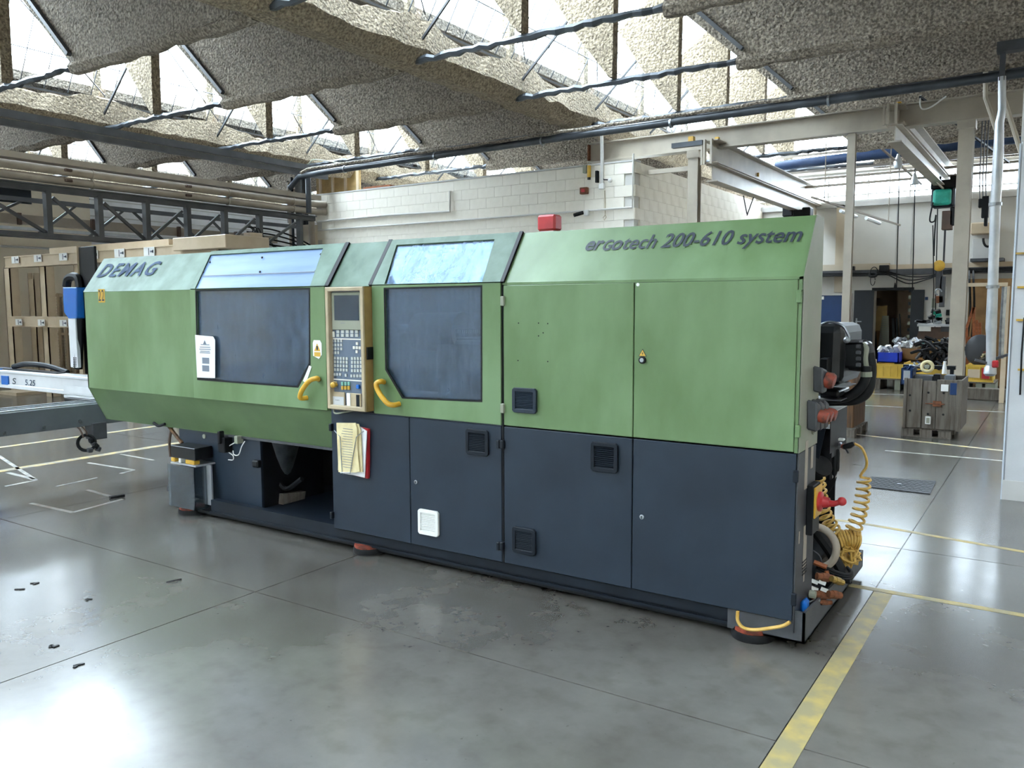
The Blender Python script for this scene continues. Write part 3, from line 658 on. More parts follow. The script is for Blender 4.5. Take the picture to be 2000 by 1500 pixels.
# lettering
p = sl(1142, 489, .002); q = sl(1213, 486, .002); ud = (SL1-SL0).normalized()
sx = Vector((1, 0, 0))
text('lettering', 'er', 'ink', M, p, sx, ud, .118, .25, .022, width=sl(1176, 489).x-p.x)
a_ = sl(1176, 489, .002); text('lettering', 'G', 'ink', M, a_, sx, ud, .088, .25, .022, width=sl(1194, 489).x-a_.x); a_ = sl(1193, 488, .002); text('lettering', 'o', 'ink', M, a_, sx, ud, .118, .25, .022, width=sl(1213, 487).x-a_.x)
a_ = sl(1215, 487, .002); text('lettering', 'tech 200-610 system', 'ink', M, a_, sx, ud, .116, .25, .012, width=sl(1566, 466).x-a_.x)
a_ = sl(188, 541, .006); text('lettering', 'DEMAG', 'demag_blue', M, a_, sx, ud,   .175, .28, .022, width=sl(308, 541).x-a_.x-.05, sp=1.22)
for i in (0, 1):
    x, z = xz(193+i*6.2, 591); o_ = MB().box(x, x+.05, -.002, 0, z, z+.115).build('number_sticker', 'amber', M); text('digit', '2', 'ink', o_, (x+.006, -.0022, z+.015), sx, (0, 0, 1), .12, 0, .004, width=.036)
# ---- red beacon on top
x_, z_ = xz(1059, 451, .3); b_ = MB().box(x_-.005, x_+.09, .28, .34, 2.10, 2.12).build('beacon', 'white', M)
MB().box(x_-.02, x_+.105, .27, .36, 2.12, 2.215).build('red_lens', 'red', b_, .012)
# ---- control panel: deep beige frame standing proud of the front
YP = -.085
def pz(u, v, y=YP): p = at(u, v, 'Y', y); return (p.x, p.z)
cA, cB, cC, cD = pz(634, 561), pz(709, 561), pz(712, 804), pz(639, 799)
xa, xb = (cA[0]+cD[0])/2, (cB[0]+cC[0])/2; zt, zb = cA[1], (cD[1]+cC[1])/2
fm = .028
cp = P3([(xa, zb), (xb, zb), (xb, zt), (xa, zt)], [[(xa+fm, zb+fm), (xb-fm, zb+fm), (xb-fm, zt-fm), (xa+fm, zt-fm)]], None, YP, .10).build('control_panel', 'beige_panel', M, .004)
MB().box(xb-.001, xb+.003, YP+.012, .01, zb, zt).build('brown_side', 'brown_edge', cp); MB().box(xb, xb+.014, YP+.02, .01, pz(0, 0)[1] if False else zb+.34, zb+.42).build('side_latch', 'black', cp)
yi = -.045
MB().box(xa+fm, xb-fm, yi, .0, zb+fm, zt-fm).build('keypad_plate', 'panel_grey', cp)
def pi(u, v): return pz(u, v, yi)
(sa, sb), (sc, sd) = pi(649, 571), pi(708, 645)
MB().box(sa, sc, yi-.012, yi, sd, sb).build('monitor_bezel', 'side_beige', cp, .004)
(sa, sb), (sc, sd) = pi(655, 577), pi(704, 626)
MB().box(sa, sc, yi-.014, yi-.011, sd, sb).build('monitor_screen', 'screen', cp)
text('screen_badge', 'DEMAG', 'ink_grey', cp, (pi(668, 631)[0], yi-.0125, pi(668, 632)[1]), sx, (0, 0, 1), .009, .2, .001, width=.045)
kproto = {}
def key(u, v, wpx, hpx, m='key'):
    x, z = pi(u, v); s = (round(wpx*.0033, 4), round(hpx*.0030, 4)); kk = (s, m)
    if kk not in kproto:
        o = MB().prism([(x-s[0]/2, yi, z-s[1]/2), (x+s[0]/2, yi, z-s[1]/2), (x+s[0]/2, yi, z+s[1]/2), (x-s[0]/2, yi, z+s[1]/2)], (0, -.006, 0)).build('key', m, cp); kproto[kk] = (o, WL[o.name]-Vector((x, 0, z)))
    else: o, d = kproto[kk]; inst(o, Vector((x, 0, z))+d, cp)
def Z2(cx_, cy_): return 600+cx_/5.355, 540+cy_/5.357     # crop coordinates of the panel close-up
for i in range(8): u, v = Z2(320+30.5*i, 522); key(u, v, 3.6, 5, 'key')
for r, cy in enumerate((578, 616)):
    for i in range(5): u, v = Z2(326+49*i, cy); key(u, v, 7.6, 6.4)
for r, cy in enumerate((674, 716, 757, 797)):
    for i in range(4 if r < 3 else 3): u, v = Z2(270+30.5*i, cy); key(u, v, 4.8, 6)
for (a, b) in ((525, 702), (494, 744), (525, 745), (555, 747), (522, 787)): u, v = Z2(a, b); key(u, v, 5.4, 6.2, 'key_white')
for r, cy in enumerate((852, 890, 930, 972)):
    for i in range(6): u, v = Z2(266+30.5*i, cy+i*1.5); key(u, v, 4.8, 6)
for r, cy in enumerate((858, 898, 940, 985)):
    for i in range(4): u, v = Z2(474+31*i, cy); key(u, v, 4.8, 6.2)
for i in range(4): u, v = Z2(259+30*i, 1024); key(u, v, 4.8, 5.6)
u, v = Z2(408, 1033); key(u, v, 5, 6.4)
for i in range(4): u, v = Z2(467+31*i, 1040); key(u, v, 4.8, 6)
for (cy) in (650, 1072):
    x, z = pi(*Z2(250, cy)); MB().box(x, xb-fm, yi-.004, yi, z-.004, z+.004).build('divider_strip', 'key_white', cp)
for r, (cy, m) in enumerate(((1120, 'ygreen'), (1165, 'amber'))):
    for i in range(3):
        u, v = Z2((377, 410, 443)[i], cy); x, z = pi(u, v); MB().box(x-.009, x+.009, yi-.012, yi, z-.012, z+.012).build('push_button', m, cp, .002)
u, v = Z2(541, 1152); x, z = pi(u, v); MB().box(x-.013, x+.013, yi-.016, yi, z-.013, z+.013).build('push_button', 'blue', cp, .003)
u, v = Z2(285, 1128); x, z = pi(u, v); MB().box(x-.024, x+.028, yi-.01, yi, z-.02, z+.022).build('emergency_stop_plate', 'beige_panel', cp, .003)
es = MB().lathe([(.012, 0), (.012, .02), (.02, .022), (.02, .036), (.012, .042)], (x+.026, yi-.008, z), (0, -1, 0), 16).build('emergency_stop_button', 'amber', cp, smooth=True)
a_, b_ = pi(*Z2(250, 1200)), pi(*Z2(405, 1400)); MB().box(a_[0], b_[0], yi-.012, yi, b_[1], a_[1]).build('disk_drive_frame', 'beige_panel', cp, .003)
a_, b_ = pi(*Z2(278, 1250)), pi(*Z2(403, 1368)); MB().box(a_[0], b_[0], yi-.016, yi-.011, b_[1], a_[1]).build('disk_drive_flap', 'concrete_light', cp, .002)
text('drive_badge', 'b-erm', 'ink', cp, (pi(*Z2(318, 1290))[0], yi-.0165, pi(*Z2(318, 1296))[1]), sx, (0, 0, 1), .014, 0, .001, width=.035)
a_, b_ = pi(*Z2(420, 1215)), pi(*Z2(575, 1405)); MB().box(a_[0], b_[0], yi-.010, yi, b_[1], a_[1]).build('socket_frame', 'beige_panel', cp, .003)
a_, b_ = pi(*Z2(425, 1220)), pi(*Z2(468, 1390)); MB().box(a_[0], b_[0], yi-.015, yi-.009, b_[1], a_[1]).build('white_flap', 'white', cp, .002)
a_, b_ = pi(*Z2(527, 1235)), pi(*Z2(560, 1395)); MB().box(a_[0], b_[0], yi-.0145, yi-.009, b_[1], a_[1]).build('connector_strip', 'navy_dark', cp)
a_ = pi(*Z2(273, 604)); MB().box(a_[0]-.02, a_[0]+.016, yi-.006, yi, a_[1]-.02, a_[1]+.018).build('key_tag', 'white', cp)
MB().tube(spline([(xa+.03, YP+.03, zb), (xa+.05, YP+.02, zb-.03), (xa+.12, YP+.03, zb-.02), (xa+.16, 0, zb-.01)]), .006, 6).build('cable_loop', 'side_beige', cp)

# ---- inside of the guards
kb = MB().box(XA+.1, -.4, 1.22, 1.24, .7, 1.85).box(XA+.1, -.4, .22, 1.2, .70, .74).build('rear_guard', 'navy_dark', M)
MB().box(x1+.55, x2-.1, .55, .62, 1.66, 1.78).build('inner_cross_beam', 'green', M)
def xi(u): return fx(u, 640)
for a_, b_, n_, m_ in ((fx(395), fx(455), 'toggle_platen', 'side_grey'), (fx(470), fx(535), 'moving_platen', 'navy'), (fx(572), fx(615), 'fixed_platen', 'side_grey')):
    MB().box(a_-.15, b_-.2, .25, 1.1, .80, 1.62).build(n_, m_, M, .02)
for yy in (.33, 1.0):
    for zz in (.98, 1.5): MB().cyl((fx(395), yy, zz), (fx(700), yy, zz), .035, 12).build('tie_bar', 'steel', M, smooth=True)
p = lambda u, v, y: at(u, v, 'Y', y)
MB().tube(spline([p(555, 590, .2), p(546, 620, .2), p(552, 650, .2), p(560, 660, .2), p(550, 672, .2), p(552, 730, .2)]), .007, 6).build('inner_hose', 'side_beige', M)
MB().bar(p(580, 592, .22), p(584, 740, .22), .02, .02).bar(p(545, 592, .22), p(590, 588, .22), .03, .03).bar(p(555, 640, .22), p(585, 622, .22), .015, .015).build('mould_bracket', 'tray_grey', M)
MB().box(p(527, 0, .02).x, p(582, 0, .02).x, .015, .02, p(550, 752, .02).z, p(550, 743, .02).z).build('aluminium_rail', 'side_beige', M)
MB().prism([p(604, 714, -.013), p(609, 716, -.013), p(598, 748, -.013), p(592, 744, -.013)], (0, -.002, 0)).build('tape_strip', 'paper', g1)
MB().box(fx(790), fx(960), .3, 1.0, .85, 1.45).build('injection_carriage', 'navy', M, .02)
MB().cyl((fx(740), .65, 1.4), (fx(975), .65, 1.4), .09, 18).build('barrel', 'side_grey', M, smooth=True)
cc = MB().bar(p(892, 651, .2), p(943, 649, .2), .02, .05).build('cable_chain', 'navy_dark', M)
for i in range(12): MB().obox(p(894+4.2*i, 648, .185), (.006, .006, .022), (0, .3, 0)).build('chain_link', 'side_beige', cc)
MB().bar(p(893, 662, .2), p(943, 663, .2), .01, .012).build('guide_bar', 'steel', M)
MB().cyl(p(820, 648, .4), p(905, 648, .4), .13, 16).build('heater_cover', 'tray_grey', M, smooth=True)
# blue frame and film seen through the upper pane
MB().box(fx(760), fx(960), 1.0, 1.05, 1.78, 2.0).build('rear_top_frame', 'navy', M)
MB().prism([slp(w2u[0].x+.35, .65, -.2), slp(w2u[0].x+.75, .5, -.2), slp(w2u[0].x+.75, .8, -.25), slp(w2u[0].x+.5, .85, -.25)], (0, .01, 0)).build('inner_flap', 'plywood', M)

MB().box(-5.0, -.1, .06, 1.3, .028, .05).box(-5.0, -.1, 1.28, 1.3, .03, .75).build('underside_light_block', 'black', M)  # tray and rear skirt added to stop light passing beneath the machine
# ---- open base at the left
bl_ = at(352, 900, 'Y', .16).x; br_ = at(509, 900, 'Y', .16).x
MB().box(bl_, br_, .16, .19, .10, ZM).build('base_side_panel', 'navy', M, .003)
MB().box(bl_, bl_+.02, .17, 1.2, .10, ZM+.0).build('base_end_panel', 'navy_dark', M)
MB().box(br_-.02, br_, .18, .8, .12, ZM).build('opening_side', 'black', M)
MB().box(br_, xp+.1, .9, .92, .1, ZM+.1).build('opening_back', 'black', M)
MB().box(br_, xp+.05, .14, .92, .10, .125).build('opening_floor', 'navy_dark', M)
MB().box(xp, xp+.02, .02, .9, .1, ZBN).build('cabinet_side', 'navy_dark', M)
MB().box(bl_, -.02, .45, 1.25, .25, .7).build('base_body', 'black', M) if False else None
hc = at(548, 862, 'Y', .45)
MB().lathe([(.20, .25), (.21, .06), (.2, .05), (.09, -.35), (.07, -.36)], (hc.x, .42, ZM-.04), (0, 0, 1), 24).build('outlet_funnel', 'steel', M, smooth=True)
fh = at(545, 975, 'Y', .4)
MB().box(fh.x-.12, fh.x+.14, .32, .55, .125, .2).jitter(.012).build('rag_bundle', 'wood_grey', M)
tray = MB().tube(spline([at(520, 950, 'Y', .35), at(540, 940, 'Y', .35), at(560, 955, 'Y', .35), at(590, 935, 'Y', .35)]), .02, 6).build('drain_hose', 'rubber', M)
# wires and valves below the bevel
o = at(435, 862, 'Y', .09); vb = MB().box(o.x-.05, o.x+.03, .08, .16, o.z-.09, o.z+.03).box(o.x-.03, o.x+.0, .06, .11, o.z-.02, o.z+.08).build('valve_block', 'black', M, .006)
o = at(458, 860, 'Y', .09); MB().box(o.x-.02, o.x+.02, .10, .16, o.z-.03, o.z+.03).build('socket', 'side_beige', M, .004)
MB().tube(spline([at(u, v, 'Y', .13) for u, v in ((458, 865), (447, 872), (446, 882), (455, 890), (455, 898), (446, 898))]), .004, 6).build('white_wire', 'white', M)
MB().tube(spline([at(u, v, 'Y', .13) for u, v in ((478, 862), (472, 872), (466, 888), (457, 888), (455, 880))]), .004, 6).build('white_wire', 'white', M)
o = at(387, 854, 'Y', .10); MB().lathe([(.018, 0), (.018, .008)], (o.x, .16, o.z), (0, -1, 0), 14).build('round_plug', 'side_beige', M)
o = at(497, 908, 'Y', .10); MB().box(o.x-.05, o.x+.02, .11, .16, o.z-.025, o.z+.03).build('toggle_latch', 'black', M, .01)
MB().tube(spline([at(u, v, 'Y', .12) for u, v in ((300, 826), (310, 832), (322, 828))]), .012, 6).build('under_hose', 'rubber', M)
MB().tube([at(326, 828, 'Y', .2), at(356, 866, 'Y', .15)], .016, 6).build('brown_conduit', 'wood_brown', M)
MB().tube(spline([at(336, 834, 'Y', .2), at(331, 862, 'Y', .18), at(333, 892, 'Y', .18)]), .012, 6).build('brown_conduit', 'brown', M)
MB().box(at(372, 900, 'Y', .1).x-.32, bl_+.1, .5, .9, .3, .62).build('rear_box', 'black', M) if False else None
# shelf box and acrylic guard at the left end
o = at(361, 905, 'Y', .02)
cb = thing('sensor_unit', 'black sensor unit with yellow connectors on a bracket left of the base', 'control box', (o.x, .1, .3))
a1, a2 = at(333, 900, 'Y', -.02), at(386, 900, 'Y', -.02)
bz = at(350, 905, 'Y', -.02).z
MB().box(at(333, 900, 'Y', -.02).x, at(382, 900, 'Y', -.02).x, -.02, .16, bz-.01, bz+.002).build('bracket_shelf', 'alu', cb)
for u, ww in ((340, .05), (368, .11)):
    x = at(u, 897, 'Y', 0).x; MB().box(x-.03, x-.03+ww, -.01, .05, bz+.002, bz+.038).build('connector', 'amber', cb, .006)
x = at(351, 900, 'Y', 0).x; MB().box(x-.0, x+.03, -.012, .03, bz+.002, bz+.04).build('connector', 'white', cb, .004)
MB().box(at(333, 880, 'Y', -.015).x, at(380, 880, 'Y', -.015).x, -.015, .15, bz+.04, at(350, 872, 'Y', -.015).z).build('black_housing', 'black_gloss', cb, .004)
ag = thing('acrylic_guard', 'clear acrylic guard box under the black sensor unit', 'guard', (o.x, .1, .1))
gz0, gz1 = at(350, 995, 'Y', -.03).z+.02, bz-.015
ax0, ax1, ax2 = at(330, 950, 'Y', -.03).x, at(380, 950, 'Y', -.03).x, at(406, 950, 'Y', -.03).x
MB().box(ax0, ax1, -.035, -.030, gz0, gz1).build('front_sheet', 'acrylic', ag); MB().box(ax1-.005, ax1, -.03, .1, gz0, gz1).build('side_sheet', 'acrylic', ag)
MB().box(at(400, 950, 'Y', .09).x, at(414, 950, 'Y', .09).x, .085, .1, at(405, 985, 'Y', .09).z, at(405, 908, 'Y', .09).z).build('aluminium_strip', 'alu', ag)
MB().box(at(338, 940, 'Y', .05).x, at(366, 940, 'Y', .05).x, .02, .12, at(350, 942, 'Y', .05).z, at(350, 914, 'Y', .05).z).build('inner_block', 'grey_paint', ag)
MB().box(at(330, 940, 'Y', .05).x, at(366, 940, 'Y', .05).x, .03, .04, at(350, 962, 'Y', .05).z, at(350, 952, 'Y', .05).z).build('inner_bar', 'tray_grey', ag)
# feet
def foot(x, y, name='levelling_foot'):
    f = MB().lathe([(.105, 0), (.11, .012), (.105, .04), (.08, .045)], (x, y, 0), (0, 0, 1), 24).build(name, 'rubber', M, smooth=True)
    MB().lathe([(.098, .04), (.1, .048), (.098, .062), (.05, .066)], (x, y, 0), (0, 0, 1), 24).build('red_ring', 'red_orange', f, smooth=True)
    MB().lathe([(.03, .06), (.03, .1)], (x, y, 0), (0, 0, 1), 10).build('spindle', 'tray_grey', f)
for (u, v) in ((366, 1004), (714, 1080), (1468, 1245)):
    g_ = at(u, v, 'Z', .0); foot(g_.x, .085); foot(g_.x, 1.15)
# base end: folded tray along the right end
b1_ = MB().prism([(.05, .015, .045), (.05, 1.43, .045), (.05, 1.43, .15), (.05, .9, .15), (.05, .015, .20)], (-.012, 0, 0)).prism([(.05, .015, .045), (.05, .015, .20), (-.33, .015, .20), (-.33, .015, .045)], (0, .012, 0)).box(-.3, .05, .015, 1.43, .045, .055).box(-.3, .05, 1.42, 1.43, .055, .15)
b1_.build('drip_tray', 'tray_grey', M)
MB().tube(spline([at(u, v, 'Y', -.02) for u, v in ((1441, 1194), (1441, 1212), (1452, 1226), (1475, 1230), (1510, 1226), (1530, 1222), (1543, 1215))]), .009, 8).build('yellow_hose', 'hose_yellow', M, smooth=True)

# ---- right end: everything behind the end sheet
def A(u, v, y): return at(u, v, 'Y', y)
def bx(mb, u0, v0, u1, v1, y0, y1):
    a_, b_ = A(u0, v0, y0), A(u1, v1, y0); return mb.box(a_.x, b_.x, y0, y1, b_.z, a_.z)
def xp_(u, v, x=.006): return at(u, v, 'X', x)
# orange sockets on the end sheet
def socket(u, v, w_, h_, n_):
    c_ = xp_(u, v); s_ = MB().prism([(.0, c_.y-w_*.5, c_.z+h_*.5), (.0, c_.y+w_*.5, c_.z+h_*.35), (.0, c_.y+w_*.35, c_.z-h_*.5), (.0, c_.y-w_*.35, c_.z-h_*.5)], (.05, .0, -.01)).build('socket', 'tray_grey', M, .008)
    MB().lathe([(w_*.36, 0), (w_*.38, .03), (w_*.3, .045)], (.05, c_.y, c_.z-.005), (1, .0, -.25), 14).build('socket_lid', 'red_orange', s_, smooth=True)
socket(1594, 738, .11, .13, 0)
for i in range(3): socket(1581+8.5*i, 808-2*i, .085, .15, i)
c_ = xp_(1588, 838); MB().tube(arc((.008, c_.y, c_.z), .025, 0, 6.1, 12, (0, 1, 0), (0, 0, 1)), .004, 5).build('ring', 'side_beige', M)
# main switch
c_ = xp_(1583, 978); b_ = MB().box(.002, .035, c_.y-.07, c_.y+.07, c_.z-.16, c_.z+.09).build('switch_housing', 'black', M, .004)
MB().box(.035, .045, c_.y-.06, c_.y+.075, c_.z-.075, c_.z+.08).build('yellow_plate', 'yellow', b_, .003)
MB().lathe([(.05, 0), (.05, .012), (.03, .02), (.024, .05)], (.045, c_.y+.01, c_.z), (1, 0, 0), 18).build('switch_rotor', 'red', b_, smooth=True)
MB().tube([(.07, c_.y+.01, c_.z-.005), (.12, c_.y, c_.z+.0), (.145, c_.y, c_.z+.012)], [.02, .015, .014], 10).sphere((.155, c_.y, c_.z+.016), .022).build('switch_handle', 'red', b_, smooth=True)
# labels on the lower end sheet
for (u, v, w_, h_) in ((1575, 908, .05, .24), (1586, 893, .045, .11), (1572, 1068, .06, .22), (1561, 1050, .015, .06), (1570, 1126, .02, .05)):
    c_ = xp_(u, v, .003); MB().box(.002, .0035, c_.y-w_/2, c_.y+w_/2, c_.z-h_/2, c_.z+h_/2).build('label_plate', 'pipe_paint', M)
for i in range(5): c_ = xp_(1571, 1095+6*i, .003); MB().box(.002, .0045, c_.y-.04, c_.y+.04, c_.z-.004, c_.z+.003).build('slot', 'black', M)
c_ = xp_(1566, 1188); MB().obox((.02, c_.y, c_.z), (.03, .07, .10)).build('blue_connector', 'blue', M, .012)
MB().lathe([(.02, 0), (.02, .03)], (.02, c_.y+.09, c_.z+.05), (1, 0, 0), 10).build('round_connector', 'side_beige', M)
# motor
y = .95
mo = MB(); bx(mo, 1570, 632, 1643, 756, y-.25, y+.3); mo = mo.build('motor_housing', 'black_gloss', M, .05, seg=2)
mm = MB(); mm.lathe([(.10, -.25), (.15, -.2), (.165, .0), (.15, .05), (.1, .08), (.03, .09)], (A(1630, 690, y).x, y, A(1630, 690, y).z), (1, -.35, .05), 24).build('motor_hood', 'black_gloss', M, smooth=True)
MB().tube(spline([A(1596, 637, .68), A(1620, 629, .68), A(1645, 636, .68), A(1657, 655, .68), A(1657, 662, .68)]), .007, 8).build('silver_pipe', 'steel', M, smooth=True)
MB().sphere(A(1654, 664, .68), .018).build('pipe_fitting', 'steel', M, smooth=True)
tb = MB(); bx(tb, 1645, 668, 1688, 720, .78, 1.0); tb = tb.build('terminal_block', 'black_gloss', M, .012)
MB().prism([A(1645, 667, .77), A(1678, 666, .77), A(1678, 669, .77), A(1645, 670, .77)], (0, .2, 0)).build('terminal_cover', 'tray_grey', M)
c_ = A(1688, 695, .9); MB().lathe([(.085, -.12), (.09, .0), (.07, .03), (.03, .04)], c_, (1, -.25, 0), 16).build('second_motor', 'black', M, smooth=True)
fn = None
for i in range(4):
    q_ = A(1676, 676+12*i, .76); MB().box(q_.x-.012, q_.x+.012, .755, .78, q_.z-.012, q_.z+.008).build('cooling_rib', 'tray_grey', tb, .003)
MB().tube(spline([A(1685, 672, .8), A(1692, 680, .79), A(1690, 700, .79), A(1692, 716, .79)]), .014, 8).build('grey_strap', 'side_beige', M, smooth=True)
h1 = MB().tube(spline([A(1697, 690, .85), A(1701, 715, .85), A(1699, 750, .85), A(1690, 770, .85), A(1670, 781, .85), A(1640, 783, .85), A(1600, 783, .85), A(1570, 783, .85)]), .028, 12).build('black_hose', 'rubber', M, smooth=True)
MB().tube(spline([A(1692, 715, .78), A(1690, 740, .78), A(1678, 760, .78), A(1655, 775, .78), A(1625, 780, .78), A(1595, 780, .78)]), .026, 12).build('black_hose', 'rubber', M, smooth=True)
MB().cyl(A(1692, 726, .78), A(1692, 736, .78), .029, 14).build('hose_band', 'side_beige', M)
for (q, n_, m_) in (((1598, 752, 1640, 760, .6, .9), 'motor_foot', 'black'), ((1598, 760, 1638, 778, .62, .9), 'slide_block', 'black_gloss')):
    mb = MB(); bx(mb, *q); mb.build(n_, m_, M, .012)
mb = MB(); bx(mb, 1628, 755, 1653, 757.5, .55, .8); mb.build('end_plate', 'alu', M)
mb = MB(); bx(mb, 1560, 779, 1642, 782, .6, .9); mb.build('slide_rail', 'steel', M)
mb = MB(); bx(mb, 1612, 756, 1640, 745, .7, .8); bx(mb, 1600, 700, 1615, 756, .6, .7); mb.build('motor_bracket', 'black', M, .005)
# bent sheet box below
a_, b_, c_, d_ = A(1600, 797, .55), A(1645, 800, .95), A(1645, 866, .95), A(1600, 893, .55)
zz = A(1620, 800, .75).z
sb = MB().box(-.2, .012, .58, 1.0, zz-.004, zz).build('sheet_box', 'concrete_light', M)
MB().prism([(-.2, .58, zz-.004), (.004, .58, zz-.004), (-.05, .58, zz-.32), (-.2, .58, zz-.32)], (0, .004, 0)).build('box_front', 'navy_dark', sb)
MB().box(.008, .012, .6, 1.0, zz-.22, zz-.004).box(-.06, .0, .7, .9, zz-.26, zz-.1).build('box_side', 'black', sb)
# air filter unit
y = .8
fu = MB(); bx(fu, 1612, 850, 1624, 940, y, y+.06); fu.build('filter_bowl', 'black', M, .012)
for u0, u1, v0, v1, n_ in ((1608, 1622, 880, 938, 'regulator'), (1624, 1634, 868, 930, 'filter_bowl'), (1630, 1638, 878, 922, 'filter_bowl')):
    mb = MB(); a_, b_ = A(u0, v0, y), A(u1, v1, y); r_ = (b_.x-a_.x)/2; mb.lathe([(r_*.7, 0), (r_, .02), (r_, a_.z-b_.z-.02), (r_*.6, a_.z-b_.z)], ((a_.x+b_.x)/2, y+.02, b_.z), (0, 0, 1), 16).build(n_, 'black', M, smooth=True)
c_ = A(1616, 886, y-.03); MB().lathe([(.016, 0), (.016, .02)], c_, (0, -1, 0), 12).build('gauge', 'steel', M)
mb = MB(); bx(mb, 1625, 864, 1642, 872, y, y+.04); mb.build('air_coupling', 'steel', M, .004)
mb = MB(); bx(mb, 1642, 868, 1647, 877, y-.01, y+.03); mb.build('red_coupling', 'red_orange', M, .005)
mb = MB(); bx(mb, 1628, 856, 1648, 862, y-.01, y+.03); mb.build('white_fitting', 'white', M, .004)
MB().tube([A(1647, 873, y), A(1660, 870, y), A(1668, 866, y)], [.014, .017, .012], 10).build('hose_nozzle', 'black', M, smooth=True)
MB().tube([A(1652, 876, y), A(1657, 885, y)], .006, 6).build('trigger', 'black', M)
MB().lathe([(.04, 0), (.058, .02), (.058, .04), (.04, .045)], A(1599, 915, .6), (.6, -.6, .6), 20).build('handwheel', 'rubber', M, smooth=True)
MB().tube(spline([A(1634, 932, y), A(1628, 948, y), A(1618, 962, y), A(1606, 972, y)]), .003, 5).build('thin_wire', 'black', M)
# coiled yellow air hose: two coiled runs meeting in a tangle in the tray
def coil(path, r, turns, rr=.0065, n=14):
    P_ = spline(path, 24); L = [0]
    for a, b in zip(P_, P_[1:]): L.append(L[-1]+(b-a).length)
    out = []; N_ = int(turns*n)
    for i in range(N_+1):
        s_ = L[-1]*i/N_; k = max(j for j in range(len(L)) if L[j] <= s_+1e-9); k = min(k, len(P_)-2)
        t = (s_-L[k])/max(1e-6, L[k+1]-L[k]); c = P_[k].lerp(P_[k+1], t); d = (P_[k+1]-P_[k]).normalized()
        a = d.cross(Vector((.83, .55, 0))).normalized(); a = Vector((.83, .55, .12)).normalized(); a = (a-d*a.dot(d)).normalized(); b = d.cross(a); ph = 2*math.pi*turns*i/N_
        r_ = r if not isinstance(r, tuple) else r[0]+(r[1]-r[0])*i/N_
        out.append(c + a*r_*math.cos(ph) + b*r_*math.sin(ph))
    return out
hs = thing('coiled_air_hose', 'yellow coiled air hose hanging from the machine end into its tray', 'hose', A(1655, 1090, .85))
yy = .82
MB().tube(spline([A(1668, 866, y), A(1683, 875, yy), A(1692, 895, yy), A(1692, 912, yy), A(1683, 925, yy), A(1680, 932, yy)])+coil([A(1688, 935, yy), A(1684, 975, yy), A(1676, 1010, yy), A(1664, 1040, yy)], (.032, .04), 8.2), .0075, 7).build('coil_run', 'hose_yellow', hs, smooth=True)
MB().tube(coil([A(1597, 935, yy-.1), A(1606, 990, yy-.08), A(1622, 1025, yy-.05), A(1645, 1062, yy)], .036, 12), .0075, 7).build('coil_run', 'hose_yellow', hs, smooth=True)
c_ = A(1657, 1055, yy); MB().tube(coil([c_+Vector((-.05, -.02, 0)), c_+Vector((.0, .0, .01)), c_+Vector((.05, .03, 0))], .045, 8), .0075, 7).build('hose_knot', 'hose_yellow', hs, smooth=True)
pts = []; random.seed(5)
for i in range(60):
    an = i*2.4; rr = .03+.035*((i*7) % 5)/5; pts.append(A(1658, 1083, yy)+Vector((math.cos(an)*rr*1.1, random.uniform(-.05, .05), math.sin(an)*rr*1.3)))
MB().tube(spline(pts, 4), .0075, 6).build('hose_tangle', 'hose_yellow', hs, smooth=True)
# big corrugated hose loop, pipes, brass fittings
MB().tube(spline([A(1580, 1031, .5), A(1600, 1030, .5), A(1622, 1044, .5), A(1633, 1068, .5), A(1628, 1093, .5), A(1610, 1107, .5), A(1588, 1108, .5)]), .02, 10).build('corrugated_hose', 'pipe_paint', M, smooth=True)
MB().tube(spline([A(1590, 1035, .6), A(1620, 1075, .6), A(1650, 1125, .6), A(1662, 1130, .6)]), .03, 8).build('black_hose', 'rubber', M, smooth=True)
MB().tube(spline([A(1588, 1075, .45), A(1600, 1085, .45), A(1604, 1100, .45), A(1595, 1110, .45)]), .005, 6).build('grey_hose', 'side_grey', M)
for k in range(3): MB().tube(spline([A(1590, 1100+6*k, .45), A(1620, 1112+6*k, .45), A(1650, 1122+4*k, .45), A(1664, 1118+4*k, .5), A(1655, 1108, .6)]), .008, 7).build('black_cable', 'rubber', M, smooth=True)
MB().tube([A(1590, 1098, .42), A(1615, 1108, .42)], .014, 8).build('copper_fitting', 'copper', M, smooth=True)
MB().tube([A(1614, 1115, .4), A(1618, 1132, .4)], .012, 8).build('copper_fitting', 'copper', M, smooth=True)
for (u0, v0, u1, v1, r_, m_) in ((1595, 1125, 1628, 1130, .022, 'rust'), (1624, 1130, 1646, 1138, .02, 'brass'), (1590, 1160, 1622, 1163, .024, 'rust'), (1618, 1160, 1642, 1163, .022, 'rust'), (1596, 1176, 1624, 1177, .014, 'rust')):
    a_, b_ = A(u0, v0, .32), A(u1, v1, .38); MB().tube([a_, a_.lerp(b_, .3), a_.lerp(b_, .31), a_.lerp(b_, .7), a_.lerp(b_, .71), b_], [r_*.8, r_*.8, r_, r_, r_*.8, r_*.8], 10).build('pipe_fitting', m_, M)
MB().tube([A(1588, 1155, .35), A(1588, 1171, .35)], .01, 7).build('copper_pipe', 'copper', M)
for (u, v) in ((1591, 1136), (1591, 1150), (1610, 1152), (1606, 1138)): MB().obox(A(u, v, .34), (.035, .01, .018), (0, .3, .2)).build('white_tag', 'white', M)
MB().box(-.3, .0, .4, 1.1, .10, .32).build('valve_body', 'black', M, .01)
MB().tube(spline([A(1572, 1185, .2), A(1585, 1175, .25), A(1600, 1172, .3)]), .008, 7).build('steel_braid_hose', 'steel', M)

